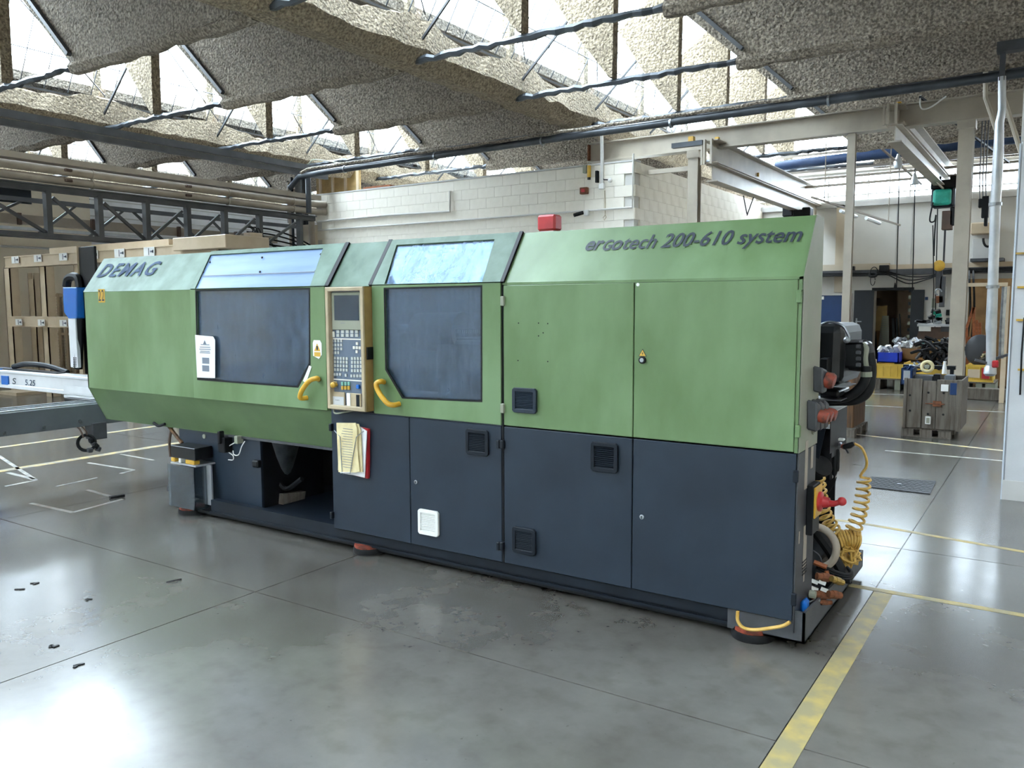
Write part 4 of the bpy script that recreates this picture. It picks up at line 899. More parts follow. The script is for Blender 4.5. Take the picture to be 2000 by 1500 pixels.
# ---------------- papers
nt_ = thing('paper_notice', 'white printed notice taped to the left guard window', 'notice', A(405, 738, -.02))
q = [xz(385, 654), xz(420, 657), xz(424, 664), xz(424, 738), xz(389, 737)]
P3(q, [], None, -.0185, .0015).build('sheet', 'paper', nt_)
x, z = xz(404, 667); MB().prism([(x-.02, -.019, z-.02), (x+.02, -.019, z-.02), (x, -.019, z+.012)], (0, -.0008, 0)).build('printed_triangle', 'ink_grey', nt_)
for i, (v, w_) in enumerate(((673, .1), (678, .12), (682, .13), (686, .11), (689, .12))):
    x, z = xz(405, v); MB().box(x-w_/2*1.1, x+w_/2, -.0196, -.0186, z-.003, z+.003).build('text_line', 'ink_grey', nt_)
for v in (698, 713): (xa_, za_), (xb_, zb_) = xz(399, v), xz(413, v+14); MB().box(xa_, xb_, -.0196, -.0186, zb_+.006, za_).build('photo_print', 'ink_grey', nt_)
rf = thing('red_folder', 'red folder hanging on the navy panel below the control panel', 'folder', (A(718, 935, -.02).x, -.02, .6))
MB().prism([(xz(700, 834, -.03)[0], -.03, xz(700, 834, -.03)[1]), (xz(719, 838, -.03)[0], -.03, xz(719, 838, -.03)[1]), (xz(718, 935, -.03)[0], -.03, xz(718, 935, -.03)[1]), (xz(690, 928, -.03)[0], -.03, xz(690, 928, -.03)[1])], (0, .02, 0)).build('cover', 'red', rf)
pp = thing('paper_stack', 'yellowed curled papers held in a wire rack on the navy panel', 'papers', (A(680, 925, -.05).x, -.05, .6))
for i, (pu, m_) in enumerate((([(668, 830), (702, 833), (716, 842), (712, 933), (690, 928), (664, 924)], 'paper'), ([(662, 827), (700, 828), (704, 840), (706, 880), (708, 922), (664, 922), (660, 918)], 'paper_old'), ([(657, 826), (694, 826), (697, 836), (698, 880), (702, 920), (695, 923), (661, 922)], 'paper_old'))):
    y_ = -.045-.012*i; MB().prism([(xz(u, v, y_)[0], y_, xz(u, v, y_)[1]) for u, v in pu], (0, .006, 0)).build('sheet', m_, pp)
for i in range(16):
    x, z = xz(680, 838+i*5, -.07); MB().box(x-.045-.008*(i % 3), x+.04, -.0712, -.0702, z-.0015, z+.0015).build('text_line', 'ink_grey', pp)
wr = tag(MB().tube([A(653, 841, -.05), A(664, 853, -.075), A(668, 922, -.075), A(670, 926, -.03)], .003, 5).tube([A(710, 842, -.05), A(696, 853, -.075), A(684, 922, -.075), A(684, 926, -.03)], .003, 5).tube([A(668, 923, -.075), A(684, 923, -.075)], .003, 5).build('wire_holder', 'steel'), 'thin wire holder clamping the yellowed papers', 'holder')

# ================================================================== LINEAR ROBOT
R = thing('linear_robot', 'white and blue linear take-out robot on a grey traverse left of the machine', 'robot', (-6.6, .5, .5))
yb_ = .6
def pb(u, v, y=.6): p = at(u, v, 'Y', y); return (p.x, y, p.z)
zt_, zb__ = .965, .765
xl_ = pb(-60, 740)[0]; xr_ = -6.0
ab = MB().box(xl_, xr_, .6, .78, zt_-.03, zt_).box(xl_, xr_, .6, .78, zb__, zb__+.045).box(xl_, xr_, .615, .76, zb__+.04, zt_-.02)
abm = ab.build('white_beam', 'robot_white', R, .006)
MB().box(pb(2, 740)[0], pb(15, 740)[0], .6, .616, pb(8, 752)[2], pb(8, 734)[2]).build('blue_end_cap', 'blue', abm, .003)
MB().box(pb(-40, 740)[0], pb(-4, 740)[0], .58, .79, zb__+.02, zt_+.01).build('blue_end_cap', 'blue', abm, .003)
text('lettering', 'S', 'ink', abm, (pb(22, 750)[0], .613, pb(22, 750)[2]), (1, 0, 0), (0, 0, 1), .088, .15, .005, width=.09)
text('lettering', '5.25', 'demag_blue', abm, (pb(47, 752)[0], .613, pb(47, 752)[2]), (1, 0, 0), (0, 0, 1), .08, .1, .01, width=.22)
MB().box(pb(126, 760)[0], pb(180, 760)[0], .590, .6, .79, .86).box(pb(131, 755)[0], -6.0, .56, .6, .74, .765).build('slider_plate', 'robot_white', R)
MB().box(pb(143, 755)[0], -6.05, .5, .75, .69, .75).build('carriage', 'black', R, .006)
gbm = MB().box(-6.68, -6.6, -3.2, 1.3, .56, .76).box(-6.95, -6.68, -3.2, 1.3, .56, .60).box(-6.95, -6.9, -3.2, 1.3, .56, .77).build('traverse_beam', 'grey_paint', R, .003)
for x_, m_ in ((-6.66, 'alu'), (-6.72, 'black'), (-6.78, 'steel'), (-6.84, 'black'), (-6.9, 'steel')): MB().box(x_-.02, x_+.02, -3.2, 1.3, .74, .775 if m_ != 'black' else .755).build('guide_rail', m_, R)
for u, v in ((9, 847), (86, 834), (156, 823)):
    q_ = at(u, v, 'X', -6.6); MB().lathe([(.016, 0), (.016, .006)], q_, (1, 0, 0), 10).build('bolt', 'steel', R)
g0 = at(184, 825, 'X', -6.64)
MB().box(-6.72, -6.58, g0.y-.05, g0.y+.09, g0.z-.16, g0.z).build('cable_bracket', 'tray_grey', R, .005)
q_ = at(169, 865, 'X', -6.62); MB().tube(arc(q_, .075, 0, 6.2, 18, (.55, .83, 0), (0, 0, 1)), .016, 7).build('cable_loop', 'rubber', R, smooth=True)
q_ = at(180, 866, 'X', -6.6)
for i in range(5): MB().obox(q_+Vector((.01, .02*i-.03, .03*((i*3) % 4)-.06)), (.04, .045, .04), (.3*i, .2, .1*i)).build('connector', 'black' if i % 2 else 'tray_grey', R, .004)
MB().tube(spline([at(150, 832, 'X', -6.62), at(158, 842, 'X', -6.6), at(163, 855, 'X', -6.6)]), .008, 6).tube(spline([at(158, 831, 'X', -6.62), at(168, 842, 'X', -6.6), at(170, 850, 'X', -6.6)]), .007, 6).build('brown_cables', 'brown', R)
# vertical arm
def pa(u, v, y=.9): p = at(u, v, 'Y', y); return (p.x, p.z)
(xa_, za_), (xb_, zb_) = pa(149, 480), pa(163, 740)
MB().box(xa_, xb_, .9, .95, .95, za_).build('vertical_arm', 'rack_paint', R, .004)
xc_ = pa(180, 490)[0]; MB().box(xb_, xc_, .92, .95, .95, pa(170, 481)[1]).build('drag_chain_guide', 'black', R, .004)
MB().box(pa(137, 700, .82)[0], pa(151, 700, .82)[0], .82, .86, pa(145, 718, .82)[1], pa(145, 621, .82)[1]).build('white_carriage', 'robot_white', R, .004)
for i in range(6):
    for j in (0, 1):
        x_, z_ = pa(144+4*j, 699+3.2*i, .818); MB().box(x_-.008, x_+.008, .817, .82, z_-.006, z_+.006).build('carriage_hole', 'black', R)
q = [pa(122, 561, .8), pa(149, 561, .8), pa(149, 622, .8), pa(133, 622, .8), pa(124, 610, .8)]
MB().prism([(x_, .8, z_) for x_, z_ in q], (0, .12, 0)).build('blue_motor_cover', 'blue', R, .008)
MB().tube(spline([(pa(130, 560)[0], .9, pa(130, 560)[1]), (pa(133, 545)[0], .9, pa(133, 545)[1]), (pa(145, 540)[0], .9, pa(145, 540)[1]), (pa(155, 550)[0], .9, pa(155, 550)[1]), (pa(160, 600)[0], .88, pa(160, 600)[1]), (pa(160, 720)[0], .86, pa(160, 720)[1])]), .045, 8).build('cable_chain', 'black', R, smooth=True)
MB().tube(spline([(pa(60, 735)[0], .72, 1.0), (pa(85, 730)[0], .72, 1.04), (pa(120, 730)[0], .75, 1.03), (pa(150, 735)[0], .8, .97)]), .03, 8).build('cable_chain', 'navy_dark', R, smooth=True)
MB().box(xl_+.2, pb(100, 755)[0], .66, .76, zt_, zt_+.012).build('chain_tray', 'black', R)
# robot leg stands on the floor beyond the machine end
MB().box(-6.95, -4.85, 1.14, 1.3, .46, .56).box(-5.0, -4.8, 1.34, 1.5, 0, .5).box(-5.0, -4.85, 1.2, 1.45, .46, .52).build('stand', 'grey_paint', R)

# ================================================================== BEIGE FRAME RACK
RK = thing('steel_frame_rack', 'tall beige steel frame of channel posts with white labels at far left', 'rack', (-13, 4, 0))
def pr(u, v, y=4.0): p = at(u, v, 'Y', y); return (p.x, p.z)
zt4, zb4 = 2.64, 2.43
bm_ = MB().box(pr(20, 540)[0], -9.5, 3.92, 3.94, zb4, zt4).box(pr(20, 540)[0], -9.5, 3.9, 4.12, zt4-.02, zt4).box(pr(20, 540)[0], -9.5, 3.9, 4.12, zb4, zb4+.02).build('top_beam', 'rack_paint', RK)
zm1, zm0 = pr(60, 618)[1], pr(60, 638)[1]
mb_ = MB().box(pr(20, 600)[0], pr(165, 600)[0], 3.94, 3.96, zm0, zm1).box(pr(20, 600)[0], pr(165, 600)[0], 3.92, 4.06, zm1-.02, zm1).box(pr(20, 600)[0], pr(165, 600)[0], 3.92, 4.06, zm0, zm0+.02).build('middle_beam', 'rack_paint', RK)
MB().box(pr(97, 540)[0], pr(330, 540)[0], 4.02, 4.5, zt4, zt4+.11).build('plank', 'rack_paint', RK)
for (u0, u1, y_) in ((14, 34, 4.05), (83, 106, 4.05), (150, 175, 4.05), (60, 72, 5.4), (240, 262, 4.05), (330, 350, 4.05)):
    xa_, xb_ = pr(u0, 640, y_)[0], pr(u0+11, 640, y_)[0]
    MB().box(xa_, xb_, y_, y_+.02, 0, zb4 if y_ < 5 else 2.3).box(xa_, xa_+.02, y_, y_+.16, 0, zb4).box(xb_-.02, xb_, y_, y_+.17, 0, zb4).build('post', 'rack_paint', RK)
MB().box(pr(10, 540)[0], pr(45, 540)[0], 3.75, 4.4, 0, .06).build('base_plate', 'rack_paint', RK)
def rlabel(u, v, sc, lines):
    x_, z_ = pr(u, v, 3.99); o_ = MB().box(x_-.13*sc, x_+.13*sc, 3.89, 3.9, z_-.065*sc, z_+.065*sc).build('label', 'white', RK)
    MB().box(x_-.01, x_, 3.886, 3.8905, z_-.05*sc, z_+.05*sc).build('label_bar', 'ink', o_); MB().box(x_+.03*sc, x_+.08*sc, 3.886, 3.8905, z_-.012*sc, z_+.012*sc).build('label_mark', 'ink_grey', o_); MB().box(x_+.085*sc, x_+.11*sc, 3.886, 3.8905, z_-.02*sc, z_+.02*sc).build('label_dot', 'ink', o_)
for u, v in ((40, 508), (84, 505), (134, 502)): rlabel(u, v, 1, 1)
for u, v in ((193, 498), (244, 495), (302, 492)): rlabel(u, v, 1.1, 1)
for u, v in ((47, 629), (91, 630), (134, 631)): rlabel(u, v, .9, 1)
bb2 = thing('beige_steel_channel', 'big beige steel channel block on top of the rack behind the machine', 'steel block', (-10, 4.0, 2.4))
MB().box(pr(337, 480, 3.8)[0], pr(441, 480, 3.8)[0], 3.8, 4.6, pr(390, 487, 3.8)[1], pr(390, 461, 3.8)[1]).build('channel_flange', 'rack_paint', bb2, .01)
MB().box(pr(354, 480, 3.9)[0], pr(425, 480, 3.9)[0], 3.9, 4.5, zt4+.001, pr(390, 487, 3.8)[1]).build('channel_web', 'rack_paint', bb2)
# mesh partition further back
mp = thing('mesh_partition', 'beige wire mesh partition behind the beige rack', 'partition', (-16, 6.3, 0))
pm0, pm1 = -18.9, pr(185, 620, 6.3)[0]
fr_ = MB()
for i in range(7):
    x_ = pm0+(pm1-pm0)*i/6; MB().box(x_-.04, x_+.04, 6.28, 6.36, 0, 2.0).build('post', 'rack_paint', mp)
for z_ in (.12, 1.05, 1.95): MB().box(pm0, pm1, 6.3, 6.34, z_-.03, z_+.03).build('rail', 'rack_paint', mp)
mw = MB(); x_ = pm0
while x_ < pm1: mw.box(x_-.004, x_+.004, 6.315, 6.323, .1, 1.95); x_ += .07
z_ = .12
while z_ < 1.95: mw.box(pm0, pm1, 6.315, 6.323, z_-.004, z_+.004); z_ += .07
stuff(mw.build('wire_mesh', 'pipe_paint', mp))
MB().box(pm0, pm1, 6.5, 6.53, 0, 1.9).build('backing_sheet', 'wall_pale_cream', mp)

# ================================================================== PIPES AND LATTICE TRUSS AT THE LEFT
xp0 = -13.1
for i, (z_, r_) in enumerate(((3.965, .078), (3.795, .07))):
    o_ = thing('duct_pipe', ['upper of the two thick beige pipes on the lattice truss', 'lower of the two thick beige pipes on the lattice truss'][i], 'pipe', (xp0, 2, z_), 'thick pipes on the truss')
    MB().tube([(xp0, -6, z_), (xp0, 9.0, z_), (xp0+.05, 9.3, z_), (xp0+.12, 9.47, z_)], r_, 18).build('pipe_run', 'pipe_paint', o_, smooth=True)
    for y_ in (-1, 1.8, 4.1, 6.9, 8.6): MB().lathe([(r_+.012, 0), (r_+.012, .03)], (xp0, y_, z_), (0, 1, 0), 18).build('pipe_collar', 'pipe_paint', o_)
    for y_ in (3.6, 5.9): MB().box(xp0+r_-.02, xp0+r_+.05, y_, y_+.12, z_-.02, z_+.03).build('valve', 'brown', o_, .01)
tag(MB().box(xp0-.25, xp0+.05, -6, 9.4, 4.08, 4.13).box(xp0+.03, xp0+.06, -6, 9.4, 4.06, 4.16).build('cable_trunking', 'pipe_paint'), 'flat beige cable trunking above the two thick pipes', 'trunking')
T = thing('lattice_truss', 'dark grey lattice truss carrying the thick pipes', 'truss', (xp0, 2, 2.8))
MB().box(xp0-.05, xp0+.07, -6, 9.2, 3.58, 3.67).box(xp0-.1, xp0+.12, -6, 9.2, 3.67, 3.69).build('top_chord', 'truss_paint', T)
MB().box(xp0-.05, xp0+.07, -6, 9.2, 2.83, 2.90).box(xp0-.6, xp0-.5, -6, 9.2, 2.85, 2.92).build('bottom_chord', 'truss_paint', T)
MB().box(xp0-.6, xp0-.5, -6, 9.4, 3.45, 3.52).build('rear_chord', 'truss_paint', T)
yv = [at(u, 430, 'X', xp0).y for u in (93, 193, 285, 365, 437, 505)]
yv = [yv[0]-2.4, yv[0]-1.2]+yv+[yv[-1]+1.1]
for i, y_ in enumerate(yv):
    MB().box(xp0-.04, xp0+.08, y_-.045, y_+.045, 2.88, 3.6).build('web_post', 'truss_paint', T)
    if i+1 < len(yv):
        a_, b_ = ((y_+.1, 3.5), (yv[i+1]-.05, 2.92)) if i < 4 else ((y_+.05, 2.92), (yv[i+1]-.1, 3.5))
        MB().bar((xp0, a_[0], a_[1]), (xp0, b_[0], b_[1]), .05, .05).build('web_diagonal', 'truss_paint', T)
        MB().bar((xp0-.55, b_[0], a_[1]), (xp0-.55, a_[0], b_[1]), .04, .04).build('rear_diagonal', 'truss_paint', T)
tag(MB().box(xp0-1.1, xp0-.98, -6, 9.0, 3.12, 3.28).build('conveyor_rail', 'pipe_paint'), 'long beige rail hanging behind the lattice truss', 'rail')
tag(MB().box(xp0-.9, xp0-.8, -6, 9.3, 3.0, 3.05).build('cable_tray', 'alu'), 'thin pale cable tray seen through the truss', 'tray')
for i, y_ in enumerate((1.2, 3.3, 4.6, 6.4, 7.8)): tag(MB().box(xp0-.98, xp0-.92, y_, y_+.06, 3.1, 3.3).build('rail_clip', 'brown'), 'brown clip on the rail behind the truss, %s from the left' % ['first', 'second', 'third', 'fourth', 'fifth'][i], 'clip', 'clips on the hanging rail')
cx_ = at(500, 462, 'X', xp0+.1); tag(MB().box(xp0-.1, xp0+.12, cx_.y-.16, cx_.y+.16, 2.95, 3.2).build('junction_box', 'rack_paint', None, .01), 'beige junction box with black cables on the truss', 'box')
MB().tube(spline([(xp0+.1, cx_.y-.1, 3.2), (xp0+.1, cx_.y-.02, 3.32), (xp0+.1, cx_.y+.06, 3.2)]), .01, 6).tube(spline([(xp0+.1, cx_.y-.02, 3.2), (xp0+.1, cx_.y+.06, 3.3), (xp0+.1, cx_.y+.14, 3.2)]), .01, 6).build('cable_loops', 'rubber', T)
for k in range(4): tag(MB().tube(spline([(xp0-.3, 7.6, 3.35-.1*k), (xp0-.2, 8.2, 3.33-.11*k), (xp0-.1, 8.8, 3.18-.08*k), (xp0, 9.2, 3.0-.05*k)]), .018, 6).build('black_cable', 'rubber', None, smooth=True), ['top', 'second', 'third', 'lowest'][k]+' black cable sagging at the right end of the truss', 'cable', 'cables at the truss end')
cc_ = at(590, 400, 'Y', 9.35); cl = thing('corner_column', 'dark steel column with pipes beside the block wall left end', 'column', (cc_.x-.1, 9.3, 0))
MB().ibeam((cc_.x+.05, 9.3, 0), (cc_.x+.05, 9.3, 4.9), .2, .2).build('column', 'truss_paint', cl)
MB().tube([(cc_.x-.22, 9.2, 3.0), (cc_.x-.25, 9.2, 4.5)], .05, 10).tube([(cc_.x+.35, 9.3, 3.0), (cc_.x+.35, 9.3, 3.6)], .07, 10).build('down_pipe', 'pipe_paint', cl, smooth=True)
MB().tube([(cc_.x-.1, 9.15, 2.9), (cc_.x-.1, 9.15, 4.6)], .03, 8).tube([(cc_.x-.4, 9.3, 3.6), (cc_.x-.4, 9.3, 4.55)], .03, 8).build('dark_pipe', 'navy_dark', cl)
dct = thing('duct_box', 'beige duct box below the pipe ends at the block wall corner', 'duct', (cc_.x+.6, 9.3, 2.8))
q_ = at(590, 440, 'Y', 9.3), at(612, 470, 'Y', 9.3); MB().box(q_[0].x, q_[1].x, 9.25, 9.45, 2.7, q_[0].z).build('box', 'wall_cream', dct, .01)
# stuff on the block roof
pt = thing('slatted_partition', 'yellowish board partition standing on the block roof', 'partition', (-13, 11, 4.2))
a_, b_ = at(618, 370, 'Y', 10.8), at(703, 372, 'Y', 10.8)
MB().box(a_.x, b_.x, 10.8, 10.84, BZ, at(640, 338, 'Y', 10.8).z).build('board', 'plywood', pt)
for u in (627, 651, 676, 700): x_ = at(u, 350, 'Y', 10.8).x; MB().box(x_-.03, x_+.03, 10.75, 10.8, BZ, at(640, 336, 'Y', 10.8).z).build('batten', 'rack_paint', pt)
tb_ = thing('timber_pile', 'pile of yellow and red timber on the block roof', 'timber', (-12, 10, 4.2))
for i, (u0, u1, v, m_) in enumerate(((705, 790, 356, 'plywood'), (706, 812, 360, 'plywood'), (704, 780, 352, 'amber'), (715, 850, 363, 'cardboard'), (708, 760, 349, 'rust'), (780, 850, 352, 'cardboard'))):
    a_, b_ = at(u0, v, 'Y', 10.3+.08*(i % 3)), at(u1, v-5, 'Y', 10.3+.08*(i % 3)); z_ = BZ+.03+.055*[1, 0, 2, 0, 3, 1][i]
    MB().box(a_.x, b_.x, 10.2+.2*(i % 3), 10.38+.2*(i % 3), z_, z_+.05).build('plank', m_, tb_)

# ================================================================== SERVICE PIPES UNDER THE ROOF
tag(MB().tube([(-12.75, 8.75, 3.7), (-12.75, 8.75, 4.56), (-12.6, 8.75, 4.62), (-6.3, 8.75, 4.66), (4, 8.75, 4.7)], .06, 12).build('service_pipe', 'dark_pipe', None, smooth=True), 'upper round steel pipe crossing below the roof and turning down at its left end', 'pipe')
sp_ = thing('lower_service_pipe', 'lower dark pipe bundle with a cable on top crossing below the roof', 'pipe', (-6, 8.0, 4.4))
MB().tube([(-12.6, 8.1, 4.15), (-12.3, 8.1, 4.35), (-11.6, 8.1, 4.38), (-6, 8.1, 4.44), (4, 8.1, 4.5)], .06, 12).build('pipe', 'dark_pipe', sp_, smooth=True)
MB().tube([(-12.2, 8.05, 4.42)]+[(-12+.25*i, 8.05+random.uniform(-.02, .02), 4.47+.0019*i+random.uniform(-.012, .012)) for i in range(64)], .03, 6).build('fibre_covered_cable', 'sprayed', sp_)
for i in range(6): MB().lathe([(.072, 0), (.072, .03)], (-11+2.3*i, 8.1, 4.385+.018*i), (1, 0, 0), 12).build('pipe_clip', 'steel', sp_)
tag(MB().tube(spline([at(u, v, 'Y', 9.2) for u, v in ((560, 334), (590, 330), (605, 318), (620, 312), (700, 325))]), .015, 6).build('loose_cable', 'side_beige'), 'loose pale cable looping at the left end of the pipes', 'cable')

# ================================================================== CRANE GANTRY AT THE RIGHT
CR = thing('gantry_beam', 'long beige steel cross beam of the overhead crane frame', 'beam', (-3, 10, 4.35))
MB().ibeam((-6.53, 10.05, 4.52), (1.6, 10.05, 4.52), .22, .345, .02, .015).build('beam', 'crane_paint', CR); MB().box(-6.53, -6.51, 9.95, 10.15, 4.35, 4.69).build('end_plate', 'rust', CR)
def rail(name, label, x, z0, z1, zmid, u):
    r_ = thing(name, label, 'crane rail', (x, 9.7, z0), 'overhead crane rails')
    MB().ibeam((x, 9.65, (zmid+z1)/2), (x, 16.9, (zmid+z1)/2), .26, z1-zmid, .022, .016).build('upper_beam', 'crane_paint', r_)
    MB().ibeam((x, 9.75, (z0+zmid)/2), (x, 16.9, (z0+zmid)/2), .2, zmid-z0, .022, .016).build('lower_beam', 'crane_paint', r_)
    MB().box(x-.16, x-.13, 9.62, 9.66, zmid-.02, z1).box(x-.10, x-.07, 9.58, 9.66, zmid-.02, z1).box(x+.02, x+.05, 9.58, 9.66, zmid-.02, z1).build('end_stop', 'crane_paint', r_)
    MB().box(x-.02, x+.05, 9.9, 9.97, z1, z1+.08).build('limit_switch', 'amber', r_, .005)
    return r_
ra = rail('crane_rail', 'left overhead crane rail ending above the machine corner', -4.03, 3.76, 4.44, 4.05, 0)
rb = rail('crane_rail', 'right overhead crane rail carrying the green chain hoist', -1.2, 4.10, 4.64, 4.36, 0)
MB().box(-4.05, -3.99, 12.2, 12.25, 4.15, 4.22).build('sticker', 'amber', ra)
# posts
def post(label, u, y_, w_, ztop, cap=None):
    x_ = at(u, 600, 'Y', y_).x; o_ = thing('crane_post', label, 'post', (x_, y_, 0), 'crane frame posts')
    MB().ibeam((x_, y_, 0), (x_, y_, ztop), w_, w_, .012, .010).build('column', 'crane_paint', o_)
    MB().box(x_-w_*.8, x_+w_*.8, y_-w_*.8, y_+w_*.8, 0, .02).build('foot_plate', 'crane_paint', o_)
    if cap: MB().box(x_-w_*.6, x_+w_*.6, y_-w_*.6, y_+w_*.6, ztop-.12, ztop).build('head_plate', 'crane_paint', o_)
    return x_
x1350 = post('left crane post standing before the side of the block building', 1352, 10.05, .18, 4.345, 1)
x1650 = post('slim crane post rising right behind the machine corner', 1653, 10.05, .12, 4.345)
x1870 = post('tall crane post behind the grey wooden crate', 1872, 10.05, .20, 4.345, 1)
q_ = at(1350, 300, 'Y', 9.7); br = thing('bracket_arm', 'blue grey bracket arm with a yellow cap on the left crane post', 'bracket', q_)
MB().box(x1350-.25, x1350+.3, 9.6, 9.7, 4.36, 4.44).build('arm', 'dark_pipe', br); MB().box(x1350+.05, x1350+.14, 9.6, 9.7, 4.44, 4.52).build('cap', 'amber', br)
tag(MB().box(BX1+.02, x1350-.1, 10.0, 10.06, 4.02, 4.1).build('tie_bar', 'crane_paint'), 'thin beige bar tying the left crane post to the block building', 'bar')
tag(MB().bar((-.9, 9.9, 4.75), (.1, 13.5, 4.2), .03, .03).build('bracing_rod', 'navy_dark'), 'dark diagonal bracing rod beside the tall crane post', 'rod')
for k, (u0, v0, u1, v1) in enumerate(((1925, 190, 1948, 260), (1960, 190, 1995, 300))):
    tag(MB().tube([at(u0, v0-60, 'Y', 8.5), at(u0, v0, 'Y', 8.5), at(u1, v1, 'Y', 8.5)], .03, 8).build('roof_brace', 'crane_paint'), ['left', 'right'][k]+' slanting pipe brace high at the right edge', 'pipe')
tag(MB().tube(spline([at(u, v, 'Y', 9.92) for u, v in ((1798, 186), (1797, 205), (1803, 213), (1820, 208), (1848, 188))]), .012, 6).build('hanging_cable', 'white'), 'white cable drooping in front of the cross beam', 'cable')
# blue pipe, trays and lamp cords near the far wall
tag(MB().tube([at(1515, 325, 'Y', 15.5), at(2050, 262, 'Y', 15.5)], .11, 12).build('blue_pipe', 'blue_pipe', None, smooth=True), 'thick dark blue pipe running high along the far wall', 'pipe')
for k, (v0, v1) in enumerate(((305, 262), (337, 300), (352, 318), (366, 335))):
    tag(MB().bar(at(1500, v0+6, 'Y', 15.8), at(2050, v1-8, 'Y', 15.8), .05, .05).build('ceiling_rail', 'pipe_paint'), ['topmost', 'second', 'third', 'lowest'][k]+' of the thin rails along the top of the far wall', 'rail', 'rails along the far wall')
for k, (a_, b_) in enumerate((((1722, 290), (1800, 360)), ((1742, 280), (1850, 375)))):
    tag(MB().bar(at(*a_, 'Y', 12), at(*b_, 'Y', 15.5), .03, .03).build('suspension_rod', 'pipe_paint'), ['left', 'right'][k]+' slanting rod beside the right crane rail', 'rod')
q_ = at(1754, 318, 'Y', 13); lp = thing('pendant_lamp', 'small grey pendant lamp under the blue pipe', 'lamp', q_); MB().lathe([(.06, -.1), (.08, 0), (.04, .1), (.02, .16)], q_, (0, 0, 1), 14).build('shade', 'alu', lp, smooth=True); MB().cyl(q_, q_+Vector((0, 0, .5)), .008, 6).build('cord', 'black', lp)
q_ = at(1786, 352, 'Y', 14); lp = thing('pendant_lamp', 'pale pendant lamp in front of the bright window strip', 'lamp', q_); MB().lathe([(.09, -.08), (.05, .06), (.02, .14)], q_, (0, 0, 1), 14).build('shade', 'alu', lp, smooth=True); MB().cyl(q_, q_+Vector((0, 0, .4)), .008, 6).build('cord', 'black', lp)
# tube lights on a rod
tr_ = thing('tube_light_rail', 'thin rail with two fluorescent tubes above the blue door', 'light', at(1700, 420, 'Y', 13))
MB().bar(at(1585, 385, 'Y', 12), at(1758, 440, 'Y', 14.5), .03, .03).build('rail', 'pipe_paint', tr_); q0_, q1_ = at(1610, 393, 'Y', 12.3), at(1735, 433, 'Y', 14.2); MB().cyl(q0_, (q0_.x, q0_.y, roofz(q0_.x)), .01, 5).build('hanger_wire', 'pipe_paint', tr_); MB().cyl(q1_, (q1_.x, q1_.y, roofz(q1_.x)), .01, 5).build('hanger_wire', 'pipe_paint', tr_)
for (a_, b_) in (((1642, 412), (1672, 423)), ((1692, 426), (1718, 436))): MB().cyl(at(*a_, 'Y', 12.8), at(*b_, 'Y', 13.6), .035, 10).build('tube', 'lamp_tube', tr_, smooth=True)
# chain hoist
def hoist(y_, u, v, label, full=True):
    c_ = at(u, v, 'Y', y_); h_ = thing('chain_hoist', label, 'hoist', c_)
    def b(u0, v0, u1, v1, n_, m_, d=.3, bev=.01): a_, b_ = at(u0, v0, 'Y', y_), at(u1, v1, 'Y', y_); return MB().box(a_.x, b_.x, y_, y_+d, b_.z, a_.z).build(n_, m_, h_, bev)
    b(u-24, v-32, u+30, v-20, 'trolley', 'black'); b(u-14, v-40, u-4, v-30, 'trolley_wheel', 'black'); b(u+14, v-42, u+26, v-30, 'trolley_wheel', 'black')
    b(u-23, v-18, u+22, v+18, 'rear_housing', 'navy_dark', .35, .04)
    a_, q_ = at(u-20, v-15, 'Y', y_-.03), at(u+16, v+15, 'Y', y_-.03); MB().box(a_.x, q_.x, y_-.04, y_+.1, q_.z, a_.z).build('motor_cover', 'hoist_green', h_, .06, seg=3)
    return h_, b
HY = 15.2
hh, hb = hoist(HY, 1842, 385, 'green electric chain hoist hanging from the right crane rail')
text('lettering', 'ELECTRO', 'ink', hh, at(1833, 387, 'Y', 12.14), (1, 0, 0), (0, 0, 1), .05, 0, .002) if False else None
hb(1840, 412, 1859, 448, 'chain_container', 'brown', .2); hb(1856, 405, 1864, 440, 'limit_bracket', 'black', .1)
ch = MB()
for i in range(34):
    p_ = at(1846, 449, 'Y', HY+.05).lerp(at(1843, 512, 'Y', HY+.05), i/33); ch.obox(p_, (.035 if i % 2 else .012, .012 if i % 2 else .035, .045), (0, 0, .4))
stuff(ch.build('chain', 'tray_grey', hh))
q_ = at(1834, 519, 'Y', HY); MB().lathe([(.06, -.05), (.11, -.03), (.115, 0), (.11, .03), (.06, .05)], q_, (0, 1, 0), 18).build('yellow_hook_block', 'amber', hh, smooth=True)
for u, v0, v1, w_ in ((1834, 528, 566, 5), (1840, 540, 600, 4)): hb(u-w_, v0, u+w_, v1, 'hook_assembly', 'tray_grey', .08, .005)
MB().tube(arc(at(1833, 570, 'Y', HY), .06, 0, 4.6, 10, (1, 0, 0), (0, 0, 1)), .016, 7).build('hook', 'steel', hh, smooth=True)
hb(1828, 578, 1842, 592, 'red_weight', 'rust', .1)
MB().tube(spline([at(u, v, 'Y', HY-.05) for u, v in ((1822, 395), (1816, 430), (1825, 432), (1828, 420), (1826, 450), (1824, 500))]), .016, 6).build('control_cable', 'black', hh)
MB().tube([at(1822, 440, 'Y', HY-.05), at(1824, 560, 'Y', HY-.05), at(1821, 630, 'Y', HY-.05)], .011, 6).build('control_cable', 'black', hh)
h2 = thing('chain_hoist', 'dark hoist trolley just above the top right corner of the machine', 'hoist', at(1560, 412, 'Y', 14.9))
for (u0, v0, u1, v1) in ((1528, 405, 1548, 418), (1548, 410, 1570, 420), (1566, 405, 1582, 418)): a_, b_ = at(u0, v0, 'Y', 14.9), at(u1, v1+4, 'Y', 14.9); MB().box(a_.x, b_.x, 14.9, 15.2, b_.z, a_.z).build('trolley_part', 'black', h2, .02)
